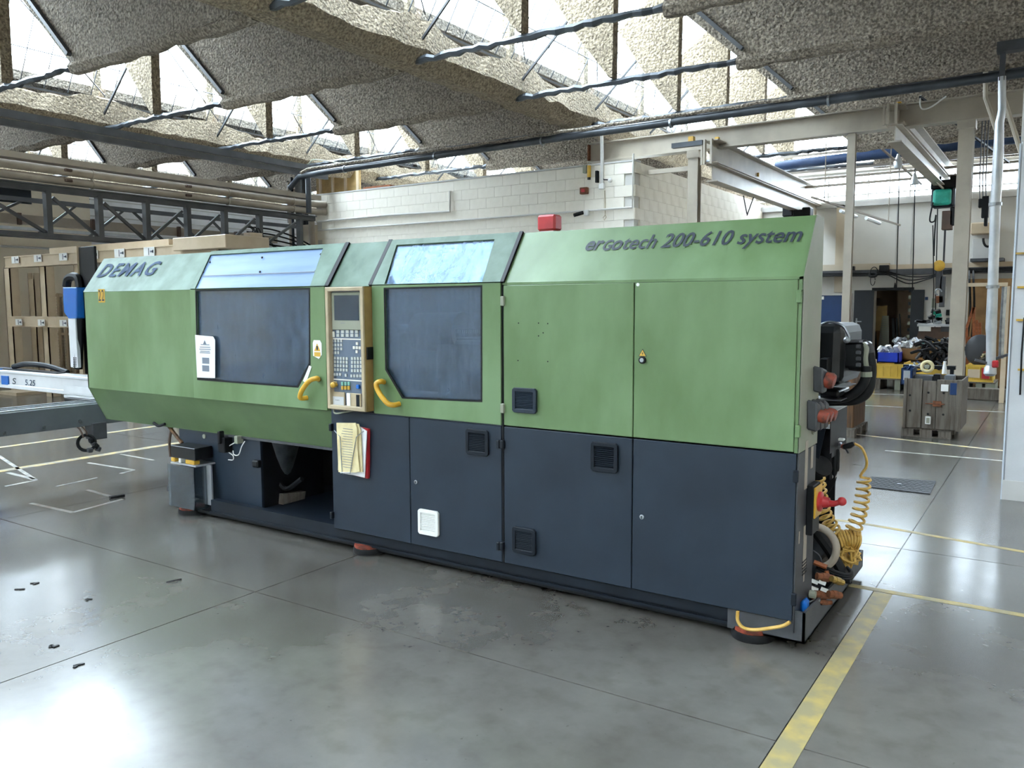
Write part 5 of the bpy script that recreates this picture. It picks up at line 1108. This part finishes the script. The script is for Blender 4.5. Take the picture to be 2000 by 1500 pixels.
for (u, v, u2, v2) in ((1452, 382, 1459, 418), (1472, 385, 1459, 421)): tag(MB().tube([at(u, v, 'Y', 11.95), at(u2, v2, 'Y', 11.95)], .012, 5).build('sling', 'black'), ['sling hanging from the left crane rail, left strand', 'sling hanging from the left crane rail, right strand'][u > 1460], 'sling')
# thin hanging cords before the far wall
for u, v0, v1 in ((1751, 405, 563), (1782, 405, 570), (1826, 410, 640)):
    o_ = tag(MB().cyl(Vector((at(u, v0, 'Y', 16).x, 16, roofz(at(u, v0, 'Y', 16).x))), at(u, v1, 'Y', 16), .012, 6).build('pull_cord', 'black'), {1751: 'pull cord ending above the dark doorway', 1782: 'cord before the right dark door leaf', 1826: 'cord beside the hook of the hoist'}[u], 'cord')
q_ = at(1748, 563, 'Y', 16); tag(MB().lathe([(.03, 0), (.01, .12)], q_, (0, 0, 1), 8).build('cord_pull', 'black'), 'black cone at the end of the pull cord above the doorway', 'pull')

# ================================================================== PILLAR AT THE RIGHT EDGE
p0 = at(1957, 975, 'Z', 0)
pil = st(MB().box(p0.x, p0.x+.75, p0.y, p0.y+.42, 0, 5.0).build('trim_1', 'concrete_light', None, .012)); pil['label'] = 'pale concrete pillar at the right edge'
MB().box(p0.x-.003, p0.x+.755, p0.y-.004, p0.y+.424, 3.02, 5.0).build('upper_paint', 'wall_grey', pil)
MB().box(p0.x-.012, p0.x, p0.y-.006, p0.y+.4, 0, 3.0).build('edge_strip', 'pale_strip', pil)
MB().box(p0.x-.004, p0.x+.755, p0.y-.008, p0.y, 0, .17).build('skirting', 'wall_grey', pil)
for (v, m_, u) in ((495, 'brass', 1992), (561, 'amber', 1995), (625, 'amber', 1993), (722, 'amber', 1996)):
    q_ = at(u, v, 'Y', p0.y); MB().box(q_.x-.03, q_.x+.08, p0.y-.016, p0.y+.002, q_.z-.008, q_.z+.008).build('wall_hook', m_, pil)
q_ = at(1997, 690, 'Y', p0.y); MB().tube([(q_.x, p0.y-.015, q_.z+.3), (q_.x-.005, p0.y-.02, q_.z), (q_.x, p0.y-.015, q_.z-.35)], .008, 6).build('wall_cable', 'black', pil)

# ================================================================== FAR WALL: DOORS, ROOM BEHIND
WY = YB
def w(u, v, y=WY): p = at(u, v, 'Y', y); return (p.x, p.z)
def wbox(mb, u0, v0, u1, v1, y0, y1, yy=None):
    a_, b_ = w(u0, v0, yy or y0), w(u1, v1, yy or y0); return mb.box(a_[0], b_[0], y0, y1, b_[1], a_[1])
fdr = st(MB().box(w(1600, 620)[0], w(1662, 620)[0], WY-.05, WY, 0, w(1620, 577)[1]).build('door_1', 'door_blue')); fdr['label'] = 'blue sliding door'
MB().box(w(1598, 620)[0], w(1664, 620)[0], WY-.08, WY-.02, w(1620, 577)[1], w(1620, 573)[1]).build('door_header', 'wall_white', fdr); wbox(MB(), 1602, 579, 1609, 585, WY-.055, WY-.05).build('door_number', 'white', fdr)
MB().box(w(1660, 620)[0], w(1663, 620)[0], WY-.07, WY, 0, w(1660, 575)[1]).build('door_edge', 'wall_white', fdr)
d2 = st(MB().box(w(1668, 620)[0], ox0, WY-.06, WY-.01, 0, w(1690, 567)[1]).build('door_2', 'door_dark')); d2['label'] = 'dark left door leaf'
hd = w(1675, 628); MB().box(hd[0]-.03, hd[0]+.0, WY-.075, WY-.06, hd[1]-.12, hd[1]+.08).box(hd[0]-.03, hd[0]+.1, WY-.12, WY-.09, hd[1]-.01, hd[1]+.012).box(hd[0]-.02, hd[0]-.005, WY-.1, WY-.06, hd[1]-.01, hd[1]+.012).build('door_handle', 'steel', d2)
d3 = st(MB().box(ox1, w(1804, 620)[0], WY-.06, WY-.01, 0, w(1790, 566)[1]).build('door_3', 'door_dark')); d3['label'] = 'dark right door leaf'
for i in range(14): MB().box(ox1-.05, ox1+.0, WY-.066, WY-.02, .15*i, .15*i+.075).build('warning_stripe', 'black' if i % 2 else 'side_beige', d3)
MB().box(ox0-.05, ox1+.05, WY-.04, WY+.02, dtop-.02, dtop+.05).build('door_lintel', 'black', wb)
rm = MB().box(ox0-.6, ox1+1.2, WY+2.4, WY+2.5, 0, 2.6).box(ox0-.6, ox0-.5, WY+.3, WY+2.5, 0, 2.6).box(ox1+1.1, ox1+1.2, WY+.3, WY+2.5, 0, 2.6).box(ox0-.6, ox1+1.2, WY+.3, WY+2.5, 2.5, 2.6).box(ox1-.5, ox1+1.1, WY+1.4, WY+1.5, 0, 2.5)
wall('wall_room', rm, 'dark_room')
y_ = WY+.7
def sheet(label, uv, m_, name='board', t=.03, dy=0):
    return tag(MB().prism([(w(u, v, y_+dy)[0], y_+dy, max(w(u, v, y_+dy)[1], .0)) for u, v in uv], (0, t, 0)).build(name, m_), label, name.replace('_', ' '))
sheet('yellow plywood sheet leaning inside the far doorway', [(1704, 625), (1716, 598), (1733, 597), (1731, 640), (1722, 646), (1704, 646)], 'plywood')
sheet('light board leaning beside the grey slatted panel', [(1704, 620), (1722, 620), (1721, 780), (1705, 780)], 'cardboard', dy=.1)
o_ = thing('slatted_panel', 'grey slatted panel leaning in the far doorway', 'panel', (w(1732, 700, y_)[0], y_-.1, 0))
for i in range(26):
    z_ = .05+.052*i; MB().box(w(1713, 660, y_)[0]+.004*i, w(1741, 660, y_)[0]-.003*i, y_-.14+.0045*i, y_-.10+.0045*i, z_, z_+.045).build('slat', 'side_beige', o_)
for k, (u, v0, ww) in enumerate(((1744, 621, 5), (1751, 621, 3), (1757, 613, 2))):
    sheet(['widest dark bar leaning in the far doorway', 'middle dark bar leaning in the far doorway', 'thinnest dark bar leaning in the far doorway'][k], [(u-ww/2, v0), (u+ww/2, v0), (u+ww/2+2, 790), (u-ww/2+2, 790)], 'black', 'leaning_bar', .05, -.1)
o_ = sheet('dark narrow wedge leaning by the left door leaf', [(1708, 648), (1711, 648), (1713, 790), (1705, 790)], 'black', 'leaning_bar', .03, -.2)
wbox(MB(), 1711, 582, 1717, 597, WY+2.3, WY+2.42).build('fuse_box', 'brown', bpy.data.objects['wall_room'])
# cable tray and trunking across the far wall
ct = thing('cable_tray', 'dark cable tray running across the far wall above the doors', 'tray', (-2, WY-.3, 2.4))
MB().box(-4.2, 1.6, WY-.35, WY-.05, 2.34, 2.36).box(-4.2, 1.6, WY-.36, WY-.34, 2.34, 2.47).build('tray', 'tray_grey', ct)
MB().box(-4.2, w(1735, 620)[0], WY-.2, WY-.05, 2.36, 2.62).build('trunking', 'wall_cream', ct)
MB().box(w(1735, 620)[0], 1.6, WY-.22, WY-.05, 2.42, 2.58).build('trunking', 'rack_paint', ct)
for k in range(3): MB().tube(spline([(w(u, 535)[0], WY-.38-.02*k, 2.42+dz-.03*k) for u, dz in ((1600, 0), (1700, -.03), (1735, 0), (1780, -.12-.05*k), (1820, -.12), (1860, 0), (1990, .02))]), .014, 6).build('cable', 'rubber', ct)
for (u0, v0, u1, v1) in ((1658, 520, 1668, 528), (1717, 518, 1735, 530)): wbox(MB(), u0, v0, u1, v1, WY-.5, WY-.36).build('black_box', 'black', ct, .01)
q_ = at(1705, 537, 'Y', WY-.45); MB().tube(arc(q_, .08, 0, 6.1, 14, (1, 0, 0), (0, .4, .5)), .03, 7).tube(arc(q_+Vector((0, 0, -.12)), .1, 0, 6.1, 14, (.5, 0, 0), (0, 0, 1.2)), .008, 5).tube(arc(q_+Vector((.02, 0, .06)), .08, 0, 3.3, 8, (1, 0, 0), (0, 0, 1.5)), .01, 5).build('cable_coil', 'rubber', ct)
# bulky items high on the far wall at right
o_ = thing('wall_cabinet', 'beige wall cabinet with black cable loops high on the far wall', 'cabinet', (*w(1918, 455, WY-.4)[:1], WY-.3, 3.0))
wbox(MB(), 1896, 435, 1942, 456, WY-.4, WY-.05).build('body', 'rack_paint', o_, .02)
q_ = at(1930, 465, 'Y', WY-.4); MB().tube(arc(q_, .13, math.pi, 2*math.pi, 10, (.7, 0, 0), (0, 0, 1.4)), .025, 7).build('cable_loop', 'rubber', o_)
o_ = thing('electric_cabinet', 'white electrical panel below the beige wall cabinet', 'panel', (w(1920, 500)[0], WY-.3, 2.7)); wbox(MB(), 1900, 466, 1945, 505, WY-.2, WY).build('body', 'wall_grey', o_, .01); wbox(MB(), 1895, 505, 1960, 509, WY-.5, WY-.0).build('shelf', 'tray_grey', o_)
o_ = thing('festoon_block', 'black festoon pendant hanging before the bright window strip', 'hoist part', at(1920, 440, 'Y', 12))
for (u0, v0, u1, v1) in ((1911, 388, 1920, 405), (1918, 383, 1930, 425), (1922, 420, 1928, 441)): a_, b_ = at(u0, v0, 'Y', 12), at(u1, v1, 'Y', 12); MB().box(a_.x, b_.x, 12, 12.12, b_.z, a_.z).build('block', 'black', o_, .01)
for u in (1914, 1920, 1926): MB().tube([at(u, 388, 'Y', 12.05), at(u-1, 355, 'Y', 12.05), (at(u-1, 355, 'Y', 12.05).x, 12.05, roofz(at(u-1, 355, 'Y', 12.05).x))], .01, 5).build('suspension', 'tray_grey', o_)
# wall fittings around the hook
for (u0, v0, u1, v1, m_, l) in ((1807, 580, 1812, 586, 'door_blue', 'small blue sign right of the dark doors'), (1820, 583, 1828, 601, 'side_beige', 'beige switch box on the far wall behind the hook'), (1848, 605, 1854, 616, 'black', 'small black wall box left of the tall crane post'), (1828, 560, 1848, 582, 'white', 'white notice on the far wall behind the hook')):
    tag(wbox(MB(), u0, v0, u1, v1, WY-.06, WY).build('wall_box' if m_ != 'white' else 'wall_notice', m_), l, 'sign' if m_ in ('white', 'door_blue') else 'box')

# ================================================================== THINGS ON THE FLOOR BEHIND
def pallet(name, label, x0, x1, y0, y1, z0=0, m='wood_grey', group=None):
    p_ = thing(name, label, 'pallet', ((x0+x1)/2, (y0+y1)/2, z0), group); n = 6; L = x1-x0
    for i in range(n): yy = y0+(y1-y0)*(i+.5)/n; hw = (y1-y0)/n*.42; MB().box(x0, x1, yy-hw, yy+hw, z0+.095, z0+.115).build('deck_board', m, p_)
    for i in range(3):
        for j in range(3):
            xx = x0+.07+(L-.14)*i/2; yy = y0+.06+(y1-y0-.12)*j/2; MB().box(xx-.07, xx+.07, yy-.06, yy+.06, z0+.018, z0+.095).build('block', m, p_)
    for j in range(3): yy = y0+.06+(y1-y0-.12)*j/2; MB().box(x0, x1, yy-.06, yy+.06, z0, z0+.018).build('bottom_board', m, p_)
    return p_
# grey wooden crate, front right
ca, cb_ = at(1765, 852, 'Z', 0), at(1864, 852, 'Z', 0)
fy = 7.45; xL = A(1765, 800, fy).x; xR = A(1877, 800, fy).x; zt_ = A(1820, 741, fy).z; zb_ = .118
pallet('pallet', 'grey pallet under the grey wooden crate', xL-.02, xR-.1, fy+.02, fy+1.0)
CRT = thing('wooden_crate', 'weathered grey wooden crate with rusty latch and white and blue stickers', 'crate', ((xL+xR)/2, fy+.4, zb_))
for i, (u0, u1) in enumerate(((1769, 1799.5), (1800.5, 1827), (1828, 1868))): MB().box(A(u0, 800, fy).x, A(u1, 800, fy).x, fy+.01*(i == 1), fy+.03, zb_, zt_-.02*(i == 1)).build('plank', 'wood_grey', CRT, .004)
for (u0, u1) in ((1764, 1770), (1867, 1878)): MB().box(A(u0, 800, fy).x, A(u1, 800, fy).x, fy-.015, fy+.04, zb_-.01, zt_+.005).build('corner_post', 'wood_grey', CRT, .004)
for i in range(4): yy = fy+.04+.19*i; MB().box(xL-.01, xL+.02, yy, yy+.185, zb_, zt_).build('plank', 'wood_brown', CRT, .004)
for i in range(4): yy = fy+.04+.19*i; MB().box(xR-.02, xR, yy, yy+.185, zb_, zt_).build('plank', 'wood_grey', CRT, .004)
MB().box(xL, xR, fy+.78, fy+.8, zb_, zt_).box(xL, xR, fy+.03, fy+.8, zt_-.12, zt_-.1).build('crate_body', 'wood_grey', CRT)
def cr(u0, v0, u1, v1, n_, m_, d=.01): a_, b_ = A(u0, v0, fy-.02), A(u1, v1, fy-.02); return MB().box(a_.x, b_.x, fy-d, fy+.005, b_.z, a_.z).build(n_, m_, CRT, .002)
cr(1838, 751, 1852, 765, 'white_sticker', 'white'); cr(1856, 748, 1869, 772, 'blue_sticker', 'door_blue'); cr(1807, 787, 1845, 791, 'latch', 'rust', .02); cr(1822, 783, 1838, 795, 'latch_plate', 'rust', .015); cr(1807, 813, 1817, 829, 'white_tag', 'white'); cr(1809, 816, 1815, 827, 'tag_field', 'side_beige', .012)
for u, v in ((1777, 772), (1813, 767), (1843, 768), (1777, 802), (1812, 809), (1842, 810)):
    q_ = A(u, v, fy-.012); MB().lathe([(.014, 0), (.014, .004)], (q_.x, fy+.002 if 0 else fy-.001, q_.z), (0, -1, 0), 8).build('bolt_hole', 'black', CRT)
# things on that crate
def onc(name, label, cat, u0, v0, u1, m_, y_=7.7, d=.2, h=None, bev=.006):
    a_, b_ = A(u0, v0, y_), A(u1, v0, y_); return tag(MB().box(a_.x, b_.x, y_, y_+d, zt_-.1 if h is None else zt_-.1, a_.z).build(name, m_, None, bev), label, cat)
o_ = thing('blue_bin', 'small blue open bin on the left of the grey crate', 'bin', (A(1770, 728, 7.55).x, 7.6, zt_-.1))
a_, b_ = A(1760, 722, 7.55), A(1783, 722, 7.55)
MB().box(a_.x, b_.x, 7.55, 7.56, zt_-.1, a_.z).box(a_.x, b_.x, 7.84, 7.85, zt_-.1, a_.z+.03).box(a_.x, a_.x+.01, 7.55, 7.85, zt_-.1, a_.z+.02).box(b_.x-.01, b_.x, 7.55, 7.85, zt_-.1, a_.z+.02).box(a_.x, b_.x, 7.55, 7.85, zt_-.1, zt_-.08).build('bin_walls', 'door_blue', o_)
MB().box(a_.x+.03, b_.x-.03, 7.545, 7.55, zt_-.03, a_.z-.01).build('label_holder', 'alu', o_)
onc('metal_block', 'flat grooved metal block in the middle of the grey crate', 'block', 1785, 733, 1822, 'tray_grey', 7.6, .2)
onc('metal_block', 'dark block with dial right of the grooved block', 'block', 1823, 731, 1836, 'black', 7.6, .15)
onc('metal_block', 'grey hinged block at the right of the grey crate', 'block', 1845, 733, 1864, 'grey_paint', 7.55, .2)
q_ = A(1811, 716, 7.75); rl = thing('tape_roll', 'cream tape roll standing on edge on the grey crate', 'roll', q_); MB().tube(arc(q_, .062, 0, 6.28, 20, (1, 0, 0), (0, .15, 1)), .022, 8, False).build('ring', 'paper_old', rl, smooth=True); MB().lathe([(.03, 0), (.03, .03)], q_, (0, -1, 0), 14).build('hub', 'side_beige', rl)
q_ = A(1845, 718, 7.75); tag(MB().lathe([(.03, -.08), (.025, 0), (.015, .06), (.02, .08)], q_, (0, 0, 1), 12).build('white_bottle', 'white', None, smooth=True), 'small white cone standing on the grey crate', 'bottle')
q_ = A(1795, 716, 7.8); o_ = thing('metal_clamp', 'blue and steel clamp lying behind the tape roll', 'clamp', q_)
for i in range(9): MB().obox(q_+Vector((random.uniform(-.12, .1), random.uniform(-.05, .05), random.uniform(-.06, .05))), (.11, .02, .016), (random.uniform(-1, 1), random.uniform(-1.2, 1.2), random.uniform(-1, 1))).build('clamp_arm', 'door_blue' if i % 2 else 'steel', o_)
a_, b_ = A(1764, 712, 8.1), A(1866, 715, 8.1); tag(MB().box(a_.x, b_.x, 8.1, 8.2, b_.z-.05, a_.z).box(a_.x+.02, a_.x+.06, 8.1, 8.2, zt_-.1, b_.z-.05).box(b_.x-.06, b_.x-.02, 8.1, 8.2, zt_-.1, b_.z-.05).build('black_bar', 'black'), 'long black bar on short stands across the back of the grey crate', 'bar')
# brown crate just behind the machine end
fy2 = 7.0; x2_ = A(1668, 780, fy2).x; zt2 = A(1660, 718, fy2).z
pallet('pallet', 'grey pallet under the brown crate behind the machine end', x2_-.8, x2_+.03, fy2-.05, fy2+.8)
C2 = thing('wooden_crate', 'reddish brown wooden crate half hidden behind the machine end', 'crate', (x2_-.4, fy2+.4, .118))
for i in range(5): MB().box(x2_-.8+.16*i, x2_-.8+.155*(i+1)+.005*i, fy2, fy2+.025, .12, zt2-.01*(i % 2)).build('plank', 'wood_brown', C2, .003)
for i in range(4): MB().box(x2_-.02, x2_, fy2+.03+.18*i, fy2+.205+.18*i, .12, zt2).build('plank', 'wood_brown', C2, .003)
MB().box(x2_-.8, x2_-.01, fy2+.02, fy2+.72, zt2-.08, zt2-.05).build('lid', 'wood_brown', C2)
# yellow bins, blue bin, brown box at the back
def bin_(name, label, u0, v0, u1, v1, y0, d, m_, rim=True, cat='bin'):
    a_, b_ = A(u0, v0, y0), A(u1, v1, y0); o_ = thing(name, label, cat, ((a_.x+b_.x)/2, y0+d/2, b_.z)); z0, z1 = b_.z, a_.z; t = .02
    MB().box(a_.x, b_.x, y0, y0+t, z0, z1).box(a_.x, b_.x, y0+d-t, y0+d, z0, z1).box(a_.x, a_.x+t, y0, y0+d, z0, z1).box(b_.x-t, b_.x, y0, y0+d, z0, z1).box(a_.x, b_.x, y0, y0+d, z0, z0+t).build('shell', m_, o_)
    if rim:
        MB().box(a_.x-.02, b_.x+.02, y0-.02, y0+.0, z1-.04, z1).box(a_.x-.02, b_.x+.02, y0-.02, y0, z0, z0+.03).build('rim', m_, o_)
        for i in range(5): xx = a_.x+(b_.x-a_.x)*(i+.0)/4; MB().box(xx-.01, xx+.01, y0-.015, y0, z0, z1).build('rib', m_, o_)
    return o_, a_, b_
yB = 13.6
o1, a1_, b1__ = bin_('yellow_container', 'yellow plastic container under the blue bin by the brown box', 1711, 710, 1765, 740, yB, .8, 'crate_yellow')
x0p, x1p = A(1709, 740, yB).x, A(1765, 740, yB).x
pz_ = max(b1__.z-.115, 0)
def legs(label, x0, x1, y0, zt):
    p_ = thing('pallet', label, 'pallet', ((x0+x1)/2, y0+.4, 0))
    for i in range(5): MB().box(x0, x1, y0+.17*i, y0+.17*i+.14, zt-.025, zt).build('deck_board', 'wood_grey', p_)
    for i in range(3): xx = x0+.05+(x1-x0-.1)*i/2; MB().box(xx-.05-.05*(i == 2), xx+.05, y0+.02, y0+.8, 0, zt-.025).build('block', 'side_beige' if i else 'wood_grey', p_)
legs('pallet carrying the yellow container beneath the blue bin', x0p, x1p+.3, yB-.02, max(b1__.z, .1))
def pile(label, name, cat, u, v, wpx, hpx, y_, mats, n, size, seed, basez=None):
    random.seed(seed); c_ = A(u, v, y_); k = (y_+3.96)/1.12/1605; o_ = thing(name, label, cat, (c_.x, y_, basez if basez is not None else c_.z-hpx*k/2)); 
    for i in range(n):
        tx = random.uniform(-.5, .5); q = Vector((c_.x+tx*wpx*k, y_+random.uniform(0, .35), c_.z+(random.uniform(-.5, .5))*hpx*k*(1-abs(tx)*1.2)))
        if cat == 'hoses': 
            d_ = Vector((random.uniform(-1, 1), random.uniform(-.4, .4), random.uniform(-.9, .6)))*size; MB().tube(spline([q-d_, q+Vector((0, 0, size*.5)), q+d_], 3), size*.13, 5).build('hose', mats[i % len(mats)], o_)
        else: MB().obox(q, (size*random.uniform(.5, 1.4), size*random.uniform(.4, 1), size*random.uniform(.25, .7)), (random.uniform(-1, 1), random.uniform(-1, 1), random.uniform(-1, 1))).build('piece', mats[i % len(mats)], o_)
    return o_
bb_, ab_, bb2_ = bin_('blue_bin', 'bright blue bin standing on the yellow container', 1713, 688, 1755, 709, yB+.05, .5, 'royal', False)
pile('white plastic scraps heaped in the bright blue bin', 'plastic_scraps', 'scrap', 1734, 684, 34, 12, yB+.15, ('white', 'concrete_light', 'ink_grey'), 14, .12, 2)
o_, a_, b_ = bin_('brown_box', 'long brown cardboard box behind the blue bin', 1748, 680, 1822, 706, yB+.5, .6, 'cardboard', False, 'box')
MB().box(a_.x, b_.x, yB+.5, yB+1.1, 0, b_.z).build('box_stand', 'brown', o_)
pile('heap of grey metal parts on the brown box', 'metal_parts', 'scrap', 1768, 671, 44, 22, yB+.6, ('scrap', 'tray_grey', 'white', 'steel'), 34, .13, 4)
pile('heap of black hoses behind the grey crate', 'hose_heap', 'hoses', 1832, 694, 64, 56, yB-.3, ('rubber', 'black', 'rubber', 'tray_grey'), 46, .22, 6, 0)
o_, a_, b_ = bin_('yellow_container', 'yellow container under the black hoses behind the grey crate', 1768, 708, 1868, 745, yB-.1, .7, 'crate_yellow')
legs('pallet under the yellow container with the black hoses', A(1768, 740, yB-.1).x+.6, A(1868, 740, yB-.1).x, yB-.15, max(b_.z, .1))
# dark fixture with white plate and parts
FX = thing('test_fixture', 'dark brown machine cover with white plate and metal fixtures on top', 'machine', (A(1825, 700, 15.1).x, 15.1, 0))
yf = 15.1; q = [(1796, 640), (1862, 640), (1866, 690), (1866, 745), (1786, 745), (1786, 690), (1790, 660)]
MB().prism([(A(u, v, yf).x, yf, max(A(u, v, yf).z, 0)) for u, v in q], (0, .6, 0)).build('cover', 'brown', FX)
def fb_(u0, v0, u1, v1, n_, m_, d=.02, dy=0): a_, b_ = A(u0, v0, yf-dy), A(u1, v1, yf-dy); return MB().box(a_.x, b_.x, yf-dy-d, yf-dy+.002, b_.z, a_.z).build(n_, m_, FX)
fb_(1795, 637, 1818, 647, 'white_plate', 'white', .03); fb_(1838, 636, 1855, 648, 'grey_plate', 'side_grey', .03); fb_(1796, 662, 1848, 676, 'lower_plate', 'side_grey', .03); fb_(1818, 663, 1840, 671, 'yellow_sticker', 'amber', .04); fb_(1796, 668, 1806, 676, 'green_part', 'hoist_green', .05)
a_, b_ = A(1792, 633, yf), A(1864, 638, yf); MB().box(a_.x, b_.x, yf-.05, yf+.5, b_.z, a_.z).build('top_plate', 'alu', FX)
random.seed(9)
for i in range(16): u = random.uniform(1796, 1858); MB().obox(A(u, 629+random.uniform(-6, 3)*(1 if u > 1815 else .3), yf+.1), (random.uniform(.06, .22), .08, random.uniform(.03, .09)), (0, random.uniform(-.3, .3), 0)).build('fixture_part', ('steel', 'scrap', 'tray_grey', 'black')[i % 4], FX)
for i in range(8): MB().obox(A(1826+random.uniform(-8, 10), 615+random.uniform(-8, 8), yf+.1), (.1, .06, .07), (.4, random.uniform(-1, 1), .3)).build('fixture_part', ('black', 'hoist_green', 'tray_grey')[i % 3], FX)
# small boxes left of the yellow container
for k, (u0, v0, u1, v1, m_, l, c) in enumerate(((1686, 712, 1708, 726, 'hoist_green', 'green box of a small stack left of the yellow container', 'box'), (1688, 703, 1706, 714, 'white', 'white box topping the green one', 'box'), (1688, 727, 1710, 745, 'crate_yellow', 'lowest yellow box of the small stack', 'box'), (1664, 728, 1686, 736, 'crate_yellow', 'flat yellow tray beside the small stack', 'tray'), (1664, 700, 1684, 728, 'scrap', 'grey wire basket left of the small stack', 'basket'))):
    a_, b_ = A(u0, v0, 13.9), A(u1, v1, 13.9); z0 = max(b_.z, 0)
    if k in (2, 3): z0 = 0 if k == 2 else z0
    tag(MB().box(a_.x, b_.x, 13.9, 14.3, z0, a_.z).build('small_box' if c == 'box' else c, m_, None, .01), l, c)
a_, b_ = A(1664, 736, 13.9), A(1684, 736, 13.9); o_ = thing('trestle', 'dark trestle under the flat yellow tray', 'trestle', (a_.x, 14, 0)); MB().box(a_.x, b_.x, 13.95, 14.25, 0, a_.z).build('body', 'brown', o_)
# ---------------- far right bay
o_, a_, b_ = bin_('yellow_container', 'yellow container with red tag at the right behind the vacuum tube', 1889, 712, 1938, 747, 12.9, .8, 'crate_yellow')
q_ = A(1925, 730, 12.85); MB().box(q_.x-.06, q_.x+.06, 12.84, 12.87, q_.z-.09, q_.z+.1).build('red_tag', 'red', o_); MB().box(q_.x-.28, q_.x-.09, 12.865, 12.88, q_.z-.08, q_.z+.07).build('beige_label', 'rack_paint', o_)
legs('pallet under the yellow container with the red tag', a_.x-.05, b_.x+.05, 12.85, max(b_.z, .1))
kerb = tag(MB().box(A(1880, 740, 12.6).x, 1.9, 12.5, 12.7, 0, A(1900, 758, 12.5).z).build('kerb_beam', 'wood_grey', None, .01), 'long grey timber on the floor before the far right bay', 'beam')
o_ = thing('grey_disc_cover', 'dark grey padded disc leaning above the right yellow container', 'cover', A(1915, 690, 13.2)); q_ = A(1914, 684, 13.1); MB().sphere(q_, .22, 18, 10, (1.1, .35, 1.3)).build('pad', 'side_grey', o_, smooth=True)
for i, (du, dv, m_) in enumerate(((-10, 6, 'wood_grey'), (-4, 12, 'paper_old'), (6, 4, 'paper_old'), (4, 14, 'red_orange'))): MB().obox(q_+Vector((.1+.02*i, -.12, -.1+.03*i)), (.2, .03, .04), (0, -.6+.1*i, 0)).build('slat', m_, o_)
o_ = thing('hand_truck', 'orange and brown hand truck frames in the far right bay', 'trolley', A(1905, 680, 14.5))
for (u0, v0, u1, v1) in ((1888, 640, 1902, 600), (1902, 600, 1902, 690), (1888, 640, 1890, 720), (1890, 660, 1925, 665), (1895, 690, 1925, 655), (1908, 660, 1908, 625), (1914, 660, 1914, 630)): MB().bar(A(u0, v0, 14.5), A(u1, v1, 14.5), .05, .05).build('frame_bar', 'copper', o_)
MB().bar(A(1890, 720, 14.5), (A(1890, 720, 14.5).x, 14.5, 0), .05, .05).bar(A(1920, 660, 14.5), (A(1920, 660, 14.5).x, 14.5, 0), .05, .05).build('frame_leg', 'copper', o_)
sd = tag(MB().box(A(1884, 740, 15.5).x, A(1975, 740, 15.5).x, 15.5, 15.56, 0, A(1900, 545, 15.5).z).build('brown_screen', 'cardboard'), 'brown board screen behind the hand trucks', 'screen')
for u in (1893, 1901): tag(MB().tube(spline([Vector((at(u, 530, 'Y', 16.7).x, 16.7, 2.4)), at(u, 540, 'Y', 15.2), at(u+2, 600, 'Y', 15.2), at(u-3, 660, 'Y', 15.2)]), .02, 6).build('thick_cable', 'rubber'), ['left', 'right'][u > 1895]+' thick black cable hanging in the far right bay', 'cable')
fm_ = thing('bay_surround', 'light beige steel frame around the far right bay', 'frame', (A(1960, 740, 12.2).x, 12.2, 0))
a_ = A(1884, 553, 12.2); b_ = A(1968, 553, 12.2); MB().box(a_.x, b_.x, 12.2, 12.26, a_.z-.06, a_.z).build('cross_bar', 'rack_paint', fm_); MB().box(A(1955, 700, 12.2).x, A(1965, 700, 12.2).x, 12.2, 12.3, 0, a_.z-.06).build('upright', 'rack_paint', fm_); MB().box(A(1969, 700, 12.3).x, A(1974, 700, 12.3).x, 12.3, 12.4, 0, a_.z-.06).build('upright', 'tray_grey', fm_)
tag(MB().prism([A(u, v, 12.16) for u, v in ((1932, 553), (1938, 553), (1946, 600), (1940, 690), (1926, 662), (1931, 610))], (0, .04, 0)).build('blue_cloth', 'cloth_blue'), 'pale blue cloth hanging from the beige frame', 'cloth')
vt = thing('vacuum_tube', 'pale grey vacuum lifting tube hanging at the right beside the pillar', 'lifting tube', A(1940, 700, 8.0))
pts_ = [(1957, 150), (1957, 215), (1952, 240), (1950, 300), (1944, 400), (1942, 470), (1939, 560), (1936, 640), (1936, 655), (1935, 720)]
MB().tube([at(u, v, 'Y', 8.0) for u, v in pts_], [.045, .045, .05, .06, .06, .058, .06, .065, .058, .055], 14).build('tube', 'alu', vt, smooth=True)
for v in (399, 560): q_ = at(1944 if v < 500 else 1939, v, 'Y', 8.0); MB().lathe([(.075, -.02), (.075, .02)], q_, (0, 0, 1), 14).build('clamp_ring', 'steel', vt)
q_ = at(1934, 722, 'Y', 8.0); MB().lathe([(.05, .06), (.07, .02), (.075, -.05), (.05, -.08)], q_, (0, 0, 1), 14).build('suction_head', 'alu', vt, smooth=True)
MB().bar(q_+Vector((-.02, -.02, .08)), q_+Vector((-.17, -.05, .12)), .03, .03).bar(q_+Vector((0, 0, .12)), q_+Vector((.2, .05, .2)), .04, .03).build('handle', 'tray_grey', vt); MB().box(q_.x+.02, q_.x+.09, 7.93, 8.0, q_.z+.03, q_.z+.12).build('red_valve', 'red', vt, .01)
MB().tube([at(1962, 560, 'Y', 8.1), at(1957, 640, 'Y', 8.1), at(1955, 700, 'Y', 8.1)], .03, 8).build('side_hose', 'steel', vt, smooth=True)
MB().box(.2, .8, 7.9, 8.06, 4.72, 4.84).box(at(1957, 150, 'Y', 8).x-.03, at(1957, 150, 'Y', 8).x+.03, 7.96, 8.04, at(1957, 150, 'Y', 8).z-.05, 4.8).build('hanger', 'tray_grey', vt)
q_ = at(1950, 405, 'Y', 8.6); tag(MB().obox(q_, (.3, .1, .08), (0, -.2, 0)).obox(q_+Vector((.1, 0, .08)), (.1, .12, .1)).build('clamp_block', 'scrap', vt)) if 0 else None
